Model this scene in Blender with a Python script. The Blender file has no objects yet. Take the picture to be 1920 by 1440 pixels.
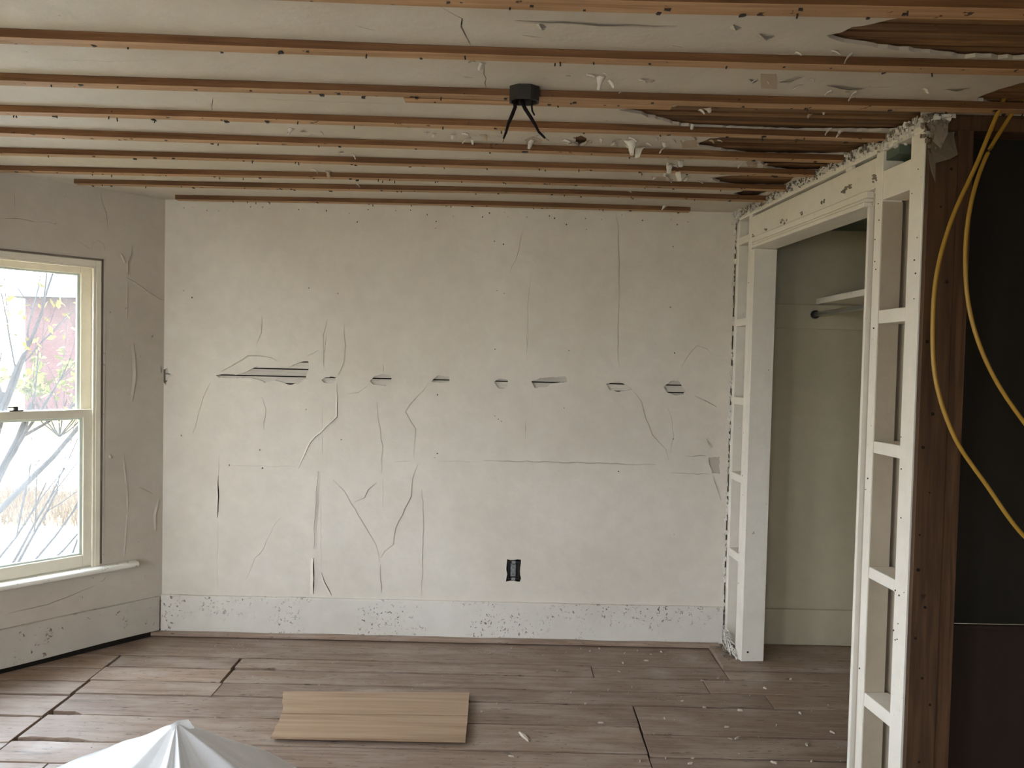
import bpy, bmesh, math, random
from mathutils import Vector, Matrix, noise
from mathutils.geometry import delaunay_2d_cdt

# ------------------------------------------------------------------ camera, world, exposure
SC = bpy.context.scene
COL = SC.collection
CAM_Z, FPX, PITCH, ROLL = 1.6, 1440.0, 0.031, 0.0225
fw = Vector((0, math.cos(PITCH), -math.sin(PITCH)))
r0 = Vector((1, 0, 0)); u0 = r0.cross(fw)
rt = math.cos(ROLL) * r0 + math.sin(ROLL) * u0
up = -math.sin(ROLL) * r0 + math.cos(ROLL) * u0
EYE = Vector((0, 0, CAM_Z))
cd = bpy.data.cameras.new('camera'); cam = bpy.data.objects.new('camera', cd); COL.objects.link(cam)
cd.sensor_fit = 'HORIZONTAL'; cd.sensor_width = 36.0; cd.lens = FPX / 1920.0 * 36.0
cd.clip_start = 0.05; cd.clip_end = 300
cam.matrix_world = Matrix(((rt.x, up.x, -fw.x, 0), (rt.y, up.y, -fw.y, 0), (rt.z, up.z, -fw.z, CAM_Z), (0, 0, 0, 1)))
SC.camera = cam

world = bpy.data.worlds.new('overcast_sky'); SC.world = world; world.use_nodes = True
bg = world.node_tree.nodes['Background']
bg.inputs['Color'].default_value = (0.815, 0.91, 1.03, 1)
# overcast sky of the standard kind: luminance rises from the horizon to the zenith as (1 + 2 sin h) / 3, all round
wn, wl_ = world.node_tree.nodes, world.node_tree.links
wg = wn.new('ShaderNodeNewGeometry'); wx = wn.new('ShaderNodeSeparateXYZ'); wl_.new(wg.outputs['Incoming'], wx.inputs[0])
wm = wn.new('ShaderNodeMath'); wm.operation = 'MULTIPLY_ADD'; wl_.new(wx.outputs['Z'], wm.inputs[0])
wm.inputs[1].default_value = -1.33; wm.inputs[2].default_value = 0.67; wm.use_clamp = False
wk = wn.new('ShaderNodeMath'); wk.operation = 'MAXIMUM'; wl_.new(wm.outputs[0], wk.inputs[0]); wk.inputs[1].default_value = 0.60
wl_.new(wk.outputs[0], bg.inputs['Strength'])
wr_ = wn.new('ShaderNodeMapRange'); wl_.new(wx.outputs['Z'], wr_.inputs['Value']); wr_.inputs['From Min'].default_value = 0.0; wr_.inputs['From Max'].default_value = -1.0
wc_ = wn.new('ShaderNodeMix'); wc_.data_type = 'RGBA'; wl_.new(wr_.outputs[0], wc_.inputs[0])
wc_.inputs[6].default_value = (0.86, 0.91, 0.985, 1); wc_.inputs[7].default_value = (0.745, 0.885, 1.10, 1); wl_.new(wc_.outputs[2], bg.inputs['Color'])
SC.view_settings.view_transform = 'Standard'; SC.view_settings.look = 'None'
SC.view_settings.gamma = 1.0; SC.view_settings.use_curve_mapping = False
SC.view_settings.exposure = 4.1

cy = SC.cycles      # light paths: plain diffuse room, thin panes
cy.max_bounces = 5; cy.diffuse_bounces = 4; cy.glossy_bounces = 2; cy.transmission_bounces = 4; cy.transparent_max_bounces = 8
cy.caustics_reflective = False; cy.caustics_refractive = False; cy.use_adaptive_sampling = True; cy.adaptive_threshold = 0.06; cy.adaptive_min_samples = 16

def portal(x, y, z, dx, dy, w, h):
    """Sampling portal in a window opening (emits nothing itself)."""
    ld = bpy.data.lights.new('window_portal', 'AREA'); ld.shape = 'RECTANGLE'; ld.size = w; ld.size_y = h
    ld.cycles.is_portal = True
    lo = bpy.data.objects.new('window_portal', ld); COL.objects.link(lo)
    lo.location = (x, y, z); lo.rotation_euler = Vector((dx, dy, 0)).to_track_quat('-Z', 'Z').to_euler()

# bay geometry: corner A -> end of angled wall B -> centre wall C -> second angled wall D
PA, PB, PC, PD = Vector((-1.965, 4.33)), Vector((-2.763, 3.434)), Vector((-2.763, 1.70)), Vector((-1.965, 0.80))
PE, PF = Vector((-1.965, -1.60)), Vector((2.10, -1.60))
WZ0, WZ1 = 0.45, 2.075
WIN = {'A': (0.334, 1.10), 'C': (0.95, 1.62), 'D': (0.07, 1.13), 'E': (0.30, 1.80), 'F': (0.75, 1.95)}      # start and end along each wall; E and F unseen, added for light
H = 2.455
def wall_frame(p0, p1):
    d = (p1 - p0).normalized(); n = Vector((-d.y, d.x)); return d, n
for key, (p0, p1) in {'A': (PA, PB), 'C': (PB, PC), 'D': (PC, PD), 'E': (PD, PE), 'F': (PE, PF)}.items():
    d, n = wall_frame(p0, p1); s0, s1 = WIN[key]; c = p0 + d * (s0 + s1) / 2 - n * 0.15
    portal(c.x, c.y, (WZ0 + WZ1) / 2, n.x, n.y, s1 - s0, WZ1 - WZ0)

# ------------------------------------------------------------------ helpers
rng = random.Random(7)
def ray(px, py): return fw + (px - 960) / FPX * rt - (py - 720) / FPX * up
def hit(px, py, n, d):
    n = Vector(n); D = ray(px, py); return EYE + D * ((d - n.dot(EYE)) / n.dot(D))
YB = 4.33
def on_back(px, py): p = hit(px, py, (0, 1, 0), YB); return Vector((p.x, p.z))
def on_ceil(px, py): p = hit(px, py, (0, 0, 1), H); return Vector((p.x, p.y))
def on_floor(px, py): p = hit(px, py, (0, 0, 1), 0); return Vector((p.x, p.y))
def on_A(px, py):
    d, n = wall_frame(PA, PB); p = hit(px, py, (n.x, n.y, 0), n.dot(PA))
    return Vector(((p.xy - PA).dot(d), p.z))

class MB:
    """Collects shapes, then links them as one mesh object."""
    def __init__(s): s.v = []; s.f = []
    def add(s, vs, fs):
        b = len(s.v); s.v += [tuple(p) for p in vs]; s.f += [tuple(b + i for i in f) for f in fs]; return s
    def box(s, x0, x1, y0, y1, z0, z1, jit=0.0, r=None):
        q = r or rng
        j = (lambda: q.uniform(-jit, jit)) if jit else (lambda: 0.0)
        vs = [(x + j(), y + j(), z + j()) for z in (z0, z1) for x, y in ((x0, y0), (x1, y0), (x1, y1), (x0, y1))]
        return s.add(vs, [(3, 2, 1, 0), (4, 5, 6, 7), (0, 1, 5, 4), (1, 2, 6, 5), (2, 3, 7, 6), (3, 0, 4, 7)])
    def tube(s, pts, rad, n=6, cap=True):
        pts = [Vector(p) for p in pts]; rings = []
        for i, p in enumerate(pts):
            t = (pts[min(i + 1, len(pts) - 1)] - pts[max(i - 1, 0)]).normalized()
            a = t.cross(Vector((0, 0, 1)) if abs(t.z) < .9 else Vector((1, 0, 0))).normalized(); b = t.cross(a)
            r = rad[i] if isinstance(rad, (list, tuple)) else rad
            rings.append([p + (a * math.cos(2 * math.pi * k / n) + b * math.sin(2 * math.pi * k / n)) * r for k in range(n)])
        vs = [q for ring in rings for q in ring]
        fs = [(i * n + k, i * n + (k + 1) % n, (i + 1) * n + (k + 1) % n, (i + 1) * n + k) for i in range(len(pts) - 1) for k in range(n)]
        if cap: fs += [tuple(range(n - 1, -1, -1)), tuple((len(pts) - 1) * n + k for k in range(n))]
        return s.add(vs, fs)
    def lump(s, c, r, q, flat=1.0):
        """Irregular eight-cornered crumb."""
        c = Vector(c); vs = []
        for sx in (-1, 1):
            for sy in (-1, 1):
                for sz in (-1, 1):
                    vs.append(c + Vector((sx * r * q.uniform(.3, 1), sy * r * q.uniform(.3, 1), sz * r * flat * q.uniform(.3, 1))))
        return s.add(vs, [(0, 1, 3, 2), (4, 6, 7, 5), (0, 4, 5, 1), (2, 3, 7, 6), (0, 2, 6, 4), (1, 5, 7, 3)])
    def build(s, name, mat, parent=None, smooth=False, bevel=0.0):
        me = bpy.data.meshes.new(name); me.from_pydata(s.v, [], s.f); me.update()
        if smooth:
            for p in me.polygons: p.use_smooth = True
        me.materials.append(mat)
        o = bpy.data.objects.new(name, me); COL.objects.link(o)
        if parent: o.parent = parent
        if bevel:
            m = o.modifiers.new('edge', 'BEVEL'); m.width = bevel; m.segments = 1; m.limit_method = 'ANGLE'
        return o
def empty(name, loc=(0, 0, 0), rz=0.0):
    o = bpy.data.objects.new(name, None); COL.objects.link(o); o.location = loc; o.rotation_euler = (0, 0, rz)
    o.empty_display_size = 0.1
    return o
def tag(o, label=None, cat=None, group=None, kind=None):
    if label: o['label'] = label
    if cat: o['category'] = cat
    if group: o['group'] = group
    if kind: o['kind'] = kind
    return o
def copy_tree(o, parent=None):
    c = o.copy(); COL.objects.link(c); c.parent = parent
    for ch in list(o.children): copy_tree(ch, c)
    return c

# ------------------------------------------------------------------ materials
class NT:
    def __init__(s, name):
        s.m = bpy.data.materials.new(name); s.m.use_nodes = True; s.t = s.m.node_tree; s.n = s.t.nodes; s.l = s.t.links
        s.b = s.n['Principled BSDF']; s.out = s.n['Material Output']
    def new(s, typ, **kw):
        n = s.n.new(typ)
        for k, v in kw.items(): setattr(n, k, v)
        return n
    def link(s, a, b): s.l.new(a, b)
    def coords(s, scale=(1, 1, 1), space='Object', rnd=0.0):
        tc = s.new('ShaderNodeTexCoord'); mp = s.new('ShaderNodeMapping'); mp.inputs['Scale'].default_value = scale
        src = tc.outputs[space]
        if rnd:
            oi = s.new('ShaderNodeObjectInfo'); mu = s.new('ShaderNodeVectorMath', operation='SCALE')
            cx = s.new('ShaderNodeCombineXYZ'); s.link(oi.outputs['Random'], cx.inputs[0]); s.link(oi.outputs['Random'], cx.inputs[1])
            s.link(oi.outputs['Random'], cx.inputs[2]); s.link(cx.outputs[0], mu.inputs[0]); mu.inputs['Scale'].default_value = rnd
            ad = s.new('ShaderNodeVectorMath', operation='ADD'); s.link(src, ad.inputs[0]); s.link(mu.outputs[0], ad.inputs[1]); src = ad.outputs[0]
        s.link(src, mp.inputs[0]); return mp.outputs[0]
    def noise(s, vec, scale, detail=4, rough=.55, dist=0.0):
        n = s.new('ShaderNodeTexNoise'); s.link(vec, n.inputs['Vector']); n.inputs['Scale'].default_value = scale
        n.inputs['Detail'].default_value = detail; n.inputs['Roughness'].default_value = rough; n.inputs['Distortion'].default_value = dist
        return n.outputs['Fac']
    def ramp(s, fac, stops):
        r = s.new('ShaderNodeValToRGB'); e = r.color_ramp.elements
        while len(e) > 1: e.remove(e[-1])
        for i, (p, c) in enumerate(stops):
            k = e[0] if i == 0 else e.new(p)
            k.position = p; k.color = tuple(c) + (1,) if not isinstance(c, (int, float)) else (c, c, c, 1)
        s.link(fac, r.inputs['Fac']); return r.outputs['Color']
    def mix(s, fac, a, b, mode='MIX'):
        m = s.new('ShaderNodeMix', data_type='RGBA', blend_type=mode)
        if isinstance(fac, (int, float)): m.inputs[0].default_value = fac
        else: s.link(fac, m.inputs[0])
        for i, x in ((6, a), (7, b)):
            if isinstance(x, (tuple, list)): m.inputs[i].default_value = tuple(x) + (1,)
            else: s.link(x, m.inputs[i])
        return m.outputs[2]
    def mul(s, a, b, op='MULTIPLY'):
        m = s.new('ShaderNodeMath', operation=op)
        for i, x in enumerate((a, b)):
            if isinstance(x, (int, float)): m.inputs[i].default_value = x
            else: s.link(x, m.inputs[i])
        return m.outputs[0]
    def done(s, col, rough=.6, bump=None, bs=.3, bd=.01, spec=.5):
        if isinstance(col, (tuple, list)): s.b.inputs['Base Color'].default_value = tuple(col) + (1,)
        else: s.link(col, s.b.inputs['Base Color'])
        if isinstance(rough, (int, float)): s.b.inputs['Roughness'].default_value = rough
        else: s.link(rough, s.b.inputs['Roughness'])
        s.b.inputs['Specular IOR Level'].default_value = spec
        if bump is not None:
            bn = s.new('ShaderNodeBump'); bn.inputs['Strength'].default_value = bs; bn.inputs['Distance'].default_value = bd
            s.link(bump, bn.inputs['Height']); s.link(bn.outputs[0], s.b.inputs['Normal'])
        return s.m

def paint(name, c1, c2, chip=(.16, .12, .09), chips=.66, chip_scale=55, patch=.5, rough=.62, bs=.25, space='Object', rnd=3.0):
    t = NT(name); v = t.coords(space=space, rnd=rnd)
    big = t.ramp(t.noise(v, 1.7, 5, .6), [(.32, 0.0), (.7, 1.0)])
    col = t.mix(big, c1, c2)
    mott = t.ramp(t.noise(v, 14, 4), [(.35, .94), (.7, 1.0)])
    col = t.mix(1.0, col, mott, 'MULTIPLY')
    ch = t.ramp(t.noise(v, chip_scale, 5, .7, .6), [(chips, 0.0), (chips + .03, 1.0)])
    pm = t.ramp(t.noise(v, 3.1, 3), [(patch, 0.0), (patch + .09, 1.0)])
    m = t.mul(ch, pm)
    col = t.mix(m, col, chip)
    h = t.mul(t.noise(v, 30, 5, .6), t.mul(m, .6), 'SUBTRACT')
    return t.done(col, rough, h, bs, .006, .35)

def wood(name, stops, scale=(1.2, 26, 26), rough=.65, spots=None, bs=.35, rnd=9.0, spec=.35, darkvar=.25, rvar=.82):
    t = NT(name); v = t.coords(scale=scale, rnd=rnd); w = t.coords(rnd=rnd)
    g = t.noise(v, 1.6, 6, .62, .9); col = t.ramp(g, stops)
    b = t.ramp(t.noise(w, 2.4, 4), [(.3, 1 - darkvar), (.7, 1.0)]); col = t.mix(1.0, col, b, 'MULTIPLY')
    oi = t.new('ShaderNodeObjectInfo'); rv = t.ramp(oi.outputs['Random'], [(0, rvar), (1, 1.06)]); col = t.mix(1.0, col, rv, 'MULTIPLY')
    if spots:
        sp = t.ramp(t.noise(w, spots[0], 3, .6), [(spots[1], 0.0), (spots[1] + .03, 1.0)]); col = t.mix(sp, col, spots[2])
    return t.done(col, rough, g, bs, .004, spec)

M = {}
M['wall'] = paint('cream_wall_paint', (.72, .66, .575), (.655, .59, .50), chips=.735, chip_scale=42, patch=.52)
M['wall_left'] = paint('shade_darkened_wall_paint', (.57, .51, .43), (.48, .425, .35), chips=.67, chip_scale=38, patch=.5)  # darker copy of the wall paint, with the left wall's backlit shade in it
M['ceil'] = paint('ceiling_paper', (.60, .55, .475), (.51, .455, .38), chips=.70, chip_scale=34, patch=.5, bs=.35)
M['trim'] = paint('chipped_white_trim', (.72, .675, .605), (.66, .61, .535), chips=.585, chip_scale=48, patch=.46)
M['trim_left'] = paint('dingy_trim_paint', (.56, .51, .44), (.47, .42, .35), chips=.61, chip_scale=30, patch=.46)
M['frame'] = paint('white_framing_paint', (.83, .775, .69), (.76, .70, .605), chips=.665, chip_scale=75, patch=.48, chip=(.10, .07, .05))
M['backing'] = paint('stained_backing_panel', (.47, .40, .31), (.38, .315, .235), chips=.72, chip_scale=40, patch=.55)
M['bare'] = paint('stripped_brown_plaster', (.22, .13, .07), (.15, .09, .05), chips=.7)
M['closet'] = paint('drab_closet_paint', (.50, .445, .325), (.44, .39, .28), chips=.76, chip_scale=40, patch=.55)
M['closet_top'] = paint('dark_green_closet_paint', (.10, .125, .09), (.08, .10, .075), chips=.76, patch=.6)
M['window'] = paint('cream_window_paint', (.80, .74, .60), (.72, .66, .52), chips=.68, chip_scale=50, patch=.5)
M['sash_edge'] = paint('green_lit_sash_edge', (.62, .68, .62), (.55, .61, .56), chips=.72, patch=.55)  # greenish daylight along the sash edge is put into this colour
M['sill'] = paint('worn_sill_paint', (.80, .77, .69), (.70, .66, .58), chips=.63, chip_scale=30, patch=.45)
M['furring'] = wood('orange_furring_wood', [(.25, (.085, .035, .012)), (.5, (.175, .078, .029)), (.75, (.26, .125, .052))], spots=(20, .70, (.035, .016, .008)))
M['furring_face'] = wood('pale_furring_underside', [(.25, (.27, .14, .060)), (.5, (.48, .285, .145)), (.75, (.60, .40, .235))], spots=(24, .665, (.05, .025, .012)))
M['lath'] = wood('brown_lath_wood', [(.25, (.10, .048, .022)), (.5, (.29, .150, .066)), (.8, (.46, .265, .13))], spots=(16, .68, (.03, .016, .01)), darkvar=.45, rvar=.40)
M['wall_lath'] = wood('plastered_lath', [(.2, (.50, .44, .36)), (.5, (.68, .62, .54)), (.8, (.75, .70, .62))], spots=(30, .70, (.20, .13, .09)))
M['stud'] = wood('bare_brown_stud', [(.25, (.040, .019, .008)), (.5, (.092, .046, .021)), (.8, (.135, .070, .034))], scale=(26, 26, 1.2), spots=(9, .70, (.018, .009, .005)))
M['dark_panel'] = wood('dark_stained_panel', [(.2, (.009, .0075, .004)), (.8, (.019, .0155, .009))], scale=(8, 8, 1), rough=.7)
M['dark_low'] = wood('dark_red_brown_panel', [(.2, (.018, .010, .006)), (.8, (.034, .019, .012))], scale=(8, 8, 1), rough=.7)
M['gap'] = paint('casing_gap_shade', (.20, .16, .125), (.10, .075, .055), chips=.6, patch=.4)  # dark tone stands for the shadow in the casing gap
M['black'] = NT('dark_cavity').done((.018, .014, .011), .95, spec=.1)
M['metal_black'] = NT('blackened_metal').done((.022, .018, .016), .55, spec=.4)
M['rubber'] = NT('black_cloth_wire').done((.010, .006, .006), .8, spec=.2)
M['copper'] = NT('dull_copper').done((.20, .12, .07), .5)
M['plaster'] = paint('broken_plaster', (.74, .71, .65), (.60, .55, .48), chips=.62, chip_scale=60, patch=.4, rough=.9)
M['crust'] = paint('dirty_plaster_crust', (.36, .30, .235), (.12, .088, .06), chips=.58, chip_scale=60, patch=.35, rough=.95)
M['tan_paper'] = paint('tan_paper', (.46, .37, .275), (.40, .31, .22), chips=.75)
M['paper_grey'] = paint('greyed_backing_paper', (.52, .46, .39), (.46, .40, .33), chips=.7)
M['rag'] = paint('dirty_torn_paper', (.16, .125, .09), (.11, .085, .06), chips=.72)
M['chipm'] = paint('pale_chip', (.56, .49, .41), (.36, .29, .22), chips=.7, rough=.9)
M['cord'] = NT('yellow_cord_jacket').done((.36, .205, .026), .45)
M['chrome'] = NT('galvanised_rod').done((.62, .64, .65), .28); M['chrome'].node_tree.nodes['Principled BSDF'].inputs['Metallic'].default_value = .9

def floor_mat(name, warm=1.0):
    t = NT(name); v = t.coords(scale=(1.3, 24, 24), rnd=11); w = t.coords(rnd=11); wp = t.new('ShaderNodeNewGeometry').outputs['Position']
    g = t.noise(v, 1.5, 7, .65, .8)
    col = t.ramp(g, [(.22, (.115, .072, .050)), (.45, (.245, .166, .118)), (.62, (.305, .215, .158)), (.85, (.40, .30, .232))])
    oi = t.new('ShaderNodeObjectInfo'); rv = t.ramp(oi.outputs['Random'], [(0, .80), (1, 1.10)]); col = t.mix(1.0, col, rv, 'MULTIPLY')
    worn = t.ramp(t.noise(t.coords(scale=(1, 3, 3), rnd=5), 3.0, 5, .65), [(.45, 0.0), (.72, .55)]); col = t.mix(worn, col, (.42, .345, .29))
    sc = t.ramp(t.noise(t.coords(scale=(6, 40, 40), rnd=5), 2.2, 4, .7), [(.61, 0.0), (.66, .9)]); col = t.mix(sc, col, (.055, .038, .028))
    # soft pale patches on the boards
    for (x, y, r) in ((.80, 3.93, .10), (1.02, 4.13, .09), (1.30, 3.90, .13), (-2.02, 3.93, .10), (-1.90, 4.12, .09)):
        d = t.new('ShaderNodeVectorMath', operation='DISTANCE'); t.link(wp, d.inputs[0]); d.inputs[1].default_value = (x, y, 0)
        m = t.ramp(t.mul(d.outputs['Value'], 1 / r), [(.15, .38), (1.0, 0.0)]); m2 = t.mul(m, t.noise(wp, 22, 4))
        col = t.mix(m2, col, (.70, .66, .58))
    rg = t.ramp(t.noise(w, 6, 4), [(.3, .38), (.7, .62)])
    return t.done(col, rg, g, .3, .003, .45)
M['floor'] = floor_mat('worn_floorboard')

t = NT('tan_plywood'); v = t.coords(scale=(1.2, 30, 30)); g = t.noise(v, 1.5, 6, .6, .5)
M['ply'] = t.done(t.ramp(g, [(.25, (.25, .155, .090)), (.5, (.36, .24, .15)), (.8, (.45, .315, .21))]), .5, g, .12, .002, .4)

t = NT('milky_plastic'); v = t.coords(); n = t.noise(v, 9, 5, .6)
m = t.done(t.ramp(n, [(.3, (.70, .70, .70)), (.7, (.86, .86, .87))]), .28, t.noise(v, 26, 4), .25, .004, .5)
tr = t.new('ShaderNodeBsdfTranslucent'); tr.inputs[0].default_value = (.80, .79, .77, 1)
tp = t.new('ShaderNodeBsdfTransparent'); mx = t.new('ShaderNodeMixShader'); mx.inputs[0].default_value = .30
mx2 = t.new('ShaderNodeMixShader'); mx2.inputs[0].default_value = .12
t.link(t.b.outputs[0], mx.inputs[1]); t.link(tr.outputs[0], mx.inputs[2])
t.link(mx.outputs[0], mx2.inputs[1]); t.link(tp.outputs[0], mx2.inputs[2]); t.link(mx2.outputs[0], t.out.inputs[0])
M['plastic'] = m

t = NT('hazy_glass'); t.n.remove(t.b)
tp = t.new('ShaderNodeBsdfTransparent'); tp.inputs[0].default_value = (.97, .98, .97, 1)
tr = t.new('ShaderNodeBsdfTranslucent'); tr.inputs[0].default_value = (.9, .92, .92, 1)
gl = t.new('ShaderNodeBsdfGlossy'); gl.inputs['Roughness'].default_value = .05
m1 = t.new('ShaderNodeMixShader'); m2 = t.new('ShaderNodeMixShader'); m2.inputs[0].default_value = .04
v = t.coords(); t.link(t.ramp(t.noise(v, 3.0, 4), [(.3, .018), (.75, .04)]), m1.inputs[0])
t.link(tp.outputs[0], m1.inputs[1]); t.link(tr.outputs[0], m1.inputs[2])
t.link(m1.outputs[0], m2.inputs[1]); t.link(gl.outputs[0], m2.inputs[2]); t.link(m2.outputs[0], t.out.inputs[0])
M['glass'] = t.m

# ------------------------------------------------------------------ plaster sheets with real cracks and holes
def resample(pts, step):
    out = []
    for a, b in zip(pts[:-1], pts[1:]):
        k = max(1, int((b - a).length / step))
        out += [a.lerp(b, i / k) for i in range(k)]
    return out + [pts[-1]]
def crack_poly(pts, w, q, step=.035, wob=.0035):
    """Outline of a thin opening along a polyline; w in metres at its widest. Also returns centre line and normals."""
    p = resample([Vector(x) for x in pts], step); n = len(p)
    if n < 3: p = [p[0], p[0].lerp(p[-1], .5), p[-1]]; n = 3
    for i in range(1, n - 1): p[i] = p[i] + Vector((q.uniform(-wob, wob), q.uniform(-wob, wob)))
    L, R = [], []
    for i in range(n):
        d = (p[min(i + 1, n - 1)] - p[max(i - 1, 0)]).normalized(); nn = Vector((-d.y, d.x))
        e = min(i, n - 1 - i) / max(1, (n - 1) / 2); ww = w * .5 * (min(1, .25 + 1.6 * e)) * q.uniform(.55, 1.1)
        L.append(p[i] + nn * ww); R.append(p[i] - nn * ww)
    return L + R[::-1], p
def ragged(poly, q, step=.02, j=.005):
    p = resample([Vector(x) for x in poly] + [Vector(poly[0])], step)[:-1]
    return [x + Vector((q.uniform(-j, j), q.uniform(-j, j))) for x in p]
def plaster_sheet(name, outer, holes, depth, to3, mat, parent=None, lips=()):
    """Sheet with openings: front face triangulated, every edge returned to DEPTH. to3(u, v, h): h metres out of the surface."""
    vs = [Vector(p) for p in outer]; faces = [list(range(len(vs)))]
    for h in holes:
        b = len(vs); vs += [Vector(p) for p in h]; faces.append(list(range(b, b + len(h))))
    edges = [(f[i], f[(i + 1) % len(f)]) for f in faces for i in range(len(f))]
    ov, oe, of, _, _, ids = delaunay_2d_cdt(vs, edges, [], 0, 1e-6, False)
    bbs = [(min(p[0] for p in h), max(p[0] for p in h), min(p[1] for p in h), max(p[1] for p in h), h) for h in [list(outer)] + [list(h) for h in holes]]
    def inside(c, h):
        r = False; n = len(h)
        for i in range(n):
            (x0, y0), (x1, y1) = h[i][:2], h[i - 1][:2]
            if (y0 > c.y) != (y1 > c.y) and c.x < (x1 - x0) * (c.y - y0) / (y1 - y0) + x0: r = not r
        return r
    keep = []
    for f in of:
        c = sum((ov[i] for i in f), Vector((0, 0))) / len(f)
        if not inside(c, bbs[0][4]): continue
        if any(b[0] < c.x < b[1] and b[2] < c.y < b[3] and inside(c, b[4]) for b in bbs[1:]): continue
        keep.append(f)
    cnt = {}
    for f in keep:
        for a, b in zip(f, list(f[1:]) + [f[0]]):
            k = (min(a, b), max(a, b)); cnt[k] = None if k in cnt else (a, b)
    V = [to3(p.x, p.y, 0) for p in ov]; nb = len(V); V += [to3(p.x, p.y, -depth) for p in ov]
    F = [tuple(f) for f in keep] + [(e[1], e[0], e[0] + nb, e[1] + nb) for e in cnt.values() if e]
    mb = MB(); mb.add(V, F)
    for (line, h, wd, side) in lips:                      # paint lifted along one side of a crack
        vs2 = []; fs2 = []
        for i, p in enumerate(line):
            d = (line[min(i + 1, len(line) - 1)] - line[max(i - 1, 0)]).normalized(); nn = Vector((-d.y, d.x)) * side
            e = min(i, len(line) - 1 - i) / max(1, (len(line) - 1) / 2); hh = h * (.2 + .8 * min(1, 1.5 * e))
            for off, hgt in ((.0012, hh), (wd * .45, hh * .55), (wd, -.0005)):
                q = p + nn * off; vs2.append(to3(q.x, q.y, hgt))
        for i in range(len(line) - 1):
            for k in range(2):
                a = i * 3 + k; fs2.append((a, a + 3, a + 4, a + 1))
        mb.add(vs2, fs2)
    return mb.build(name, mat, parent)

# ------------------------------------------------------------------ floor
floor = empty('floor'); tag(floor, 'worn wide wooden floorboards with dark gaps', kind='structure')
MB().box(-3.2, 2.3, -1.7, 4.6, -.12, -.030).build('subfloor', M['black'], floor)
def plank(x0, x1, y0, y1, z=0.0, q=rng, ragL=0.003, tilt=0.0, mat='floor', notch=None):
    """Board running along x with slightly worn, uneven edges."""
    n = max(2, int((x1 - x0) / (.05 if notch else .12))); top, bot = [], []
    g = q.choice((.0020, .0030, .0042))
    za, zb = z + q.uniform(-.0018, .0012), z + q.uniform(-.0018, .0012)
    for i in range(n + 1):
        x = x0 + (x1 - x0) * i / n + (.002 if i == 0 else -.002 if i == n else 0)
        bot.append((x, y0 + g + q.uniform(0, ragL) + (notch[2] * q.uniform(.6, 1.1) if notch and notch[0] < x < notch[1] else 0), za + tilt * i / n)); top.append((x, y1 - g - q.uniform(0, ragL), zb + tilt * i / n))
    vs = bot + top + [(a, b, -.028) for a, b, c in bot] + [(a, b, -.028) for a, b, c in top]; m = n + 1
    fs = []
    for i in range(n):
        fs += [(i, i + 1, m + i + 1, m + i), (i + 1, i, 2 * m + i, 2 * m + i + 1), (m + i, m + i + 1, 3 * m + i + 1, 3 * m + i)]
    fs += [(0, m, 3 * m, 2 * m), (m - 1, 3 * m - 1, 4 * m - 1, 2 * m - 1)]
    return MB().add(vs, fs).build('floorboard', M[mat], floor, bevel=.0015)
q = random.Random(3)
rows = [4.33, 4.005, 3.855, 3.692, 3.542, 3.332, 3.098, 2.930]
while rows[-1] > -1.4: rows.append(rows[-1] - q.choice((.19, .21, .23, .24)))
XL, XR = -3.0, 2.2
joints = {0: [1.14], 1: [-2.035, -1.388, 0.45, 1.14], 2: [-2.03, -1.38, 1.00], 3: [-2.025, -1.372, 1.26], 4: [-2.02, .601], 5: [-2.018, .597], 6: [-2.012, .590]}
for i in range(len(rows) - 1):
    y1, y0 = rows[i], rows[i + 1]
    js = joints.get(i) or sorted(q.uniform(-2.2, 1.6) for _ in range(2))
    xs = [XL] + js + [XR]
    for k in range(len(xs) - 1):
        a, b = xs[k], xs[k + 1]
        yy0, yy1 = y0, y1
        if i in (1, 2, 3, 4, 5, 6) and k == 0: yy0 -= .022; yy1 -= .022      # boards beyond the long cut sit lower
        if i == 1 and k == 0: yy1 = y1
        if i == 4 and k == 2: yy0 = 3.266
        if i == 5 and k == 2: yy1 = 3.266; yy0 = 3.079
        if i == 6 and k == 2: yy1 = 3.079
        ga = .012 if (i in (1, 3, 4, 5) and k == 1 and a < -1.9) else 0
        gb = .010 if (i in (1, 2) and k == 1) else .004 if i in (4, 5) and k == 1 else 0
        if i == 0 and k == 1:
            plank(a, b, 3.983, y1, .020, q, ragL=.002); continue            # raised board running into the closet
        if i == 0: yy0 = y0
        if i == 1 and k == 4: yy1 = 3.974
        plank(a + ga, b - gb, yy0, yy1, 0, q, ragL=.0075 if i < 7 else .002, notch={(4, 1): (-2.1, -1.87, .030), (5, 1): (-2.1, -1.74, .024), (1, 2): (-1.40, -1.15, .022), (5, 0): (-2.6, -2.2, .02)}.get((i, k)))

# ------------------------------------------------------------------ back wall
q = random.Random(11)
def Z(ox, oy, sc): return lambda pts: [on_back(ox + x / sc, oy + y / sc) for x, y in pts]
z4, z5, zu, zr, zg = Z(280, 620, 2.3226), Z(880, 620, 2.25), Z(300, 380, 3.43), Z(860, 380, 3.556), Z(380, 640, 3.84)
cr = []          # (points, width, lip height, lip width, side)
def C(p, w=.002, h=0, wd=.012, side=1): cr.append((p, w, h * .75, wd * .5, side))
C(z4([(268, 222), (235, 290), (215, 360), (190, 445)]), .0020)
C(z4([(303, 540), (301, 630)]), .0012); C(z4([(301, 632), (297, 815)]), .0085, .006, .03, -1); C(z4([(297, 822), (297, 1140)]), .0010)
C(z4([(735, 612), (728, 720), (720, 830), (716, 950)]), .0050, .008, .035, 1); C(z4([(715, 990), (718, 1080), (715, 1148)]), .0080, .012, .04, -1)
C(z4([(750, 1052), (765, 1095), (795, 1153)]), .0060, .007, .03, -1)
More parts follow.
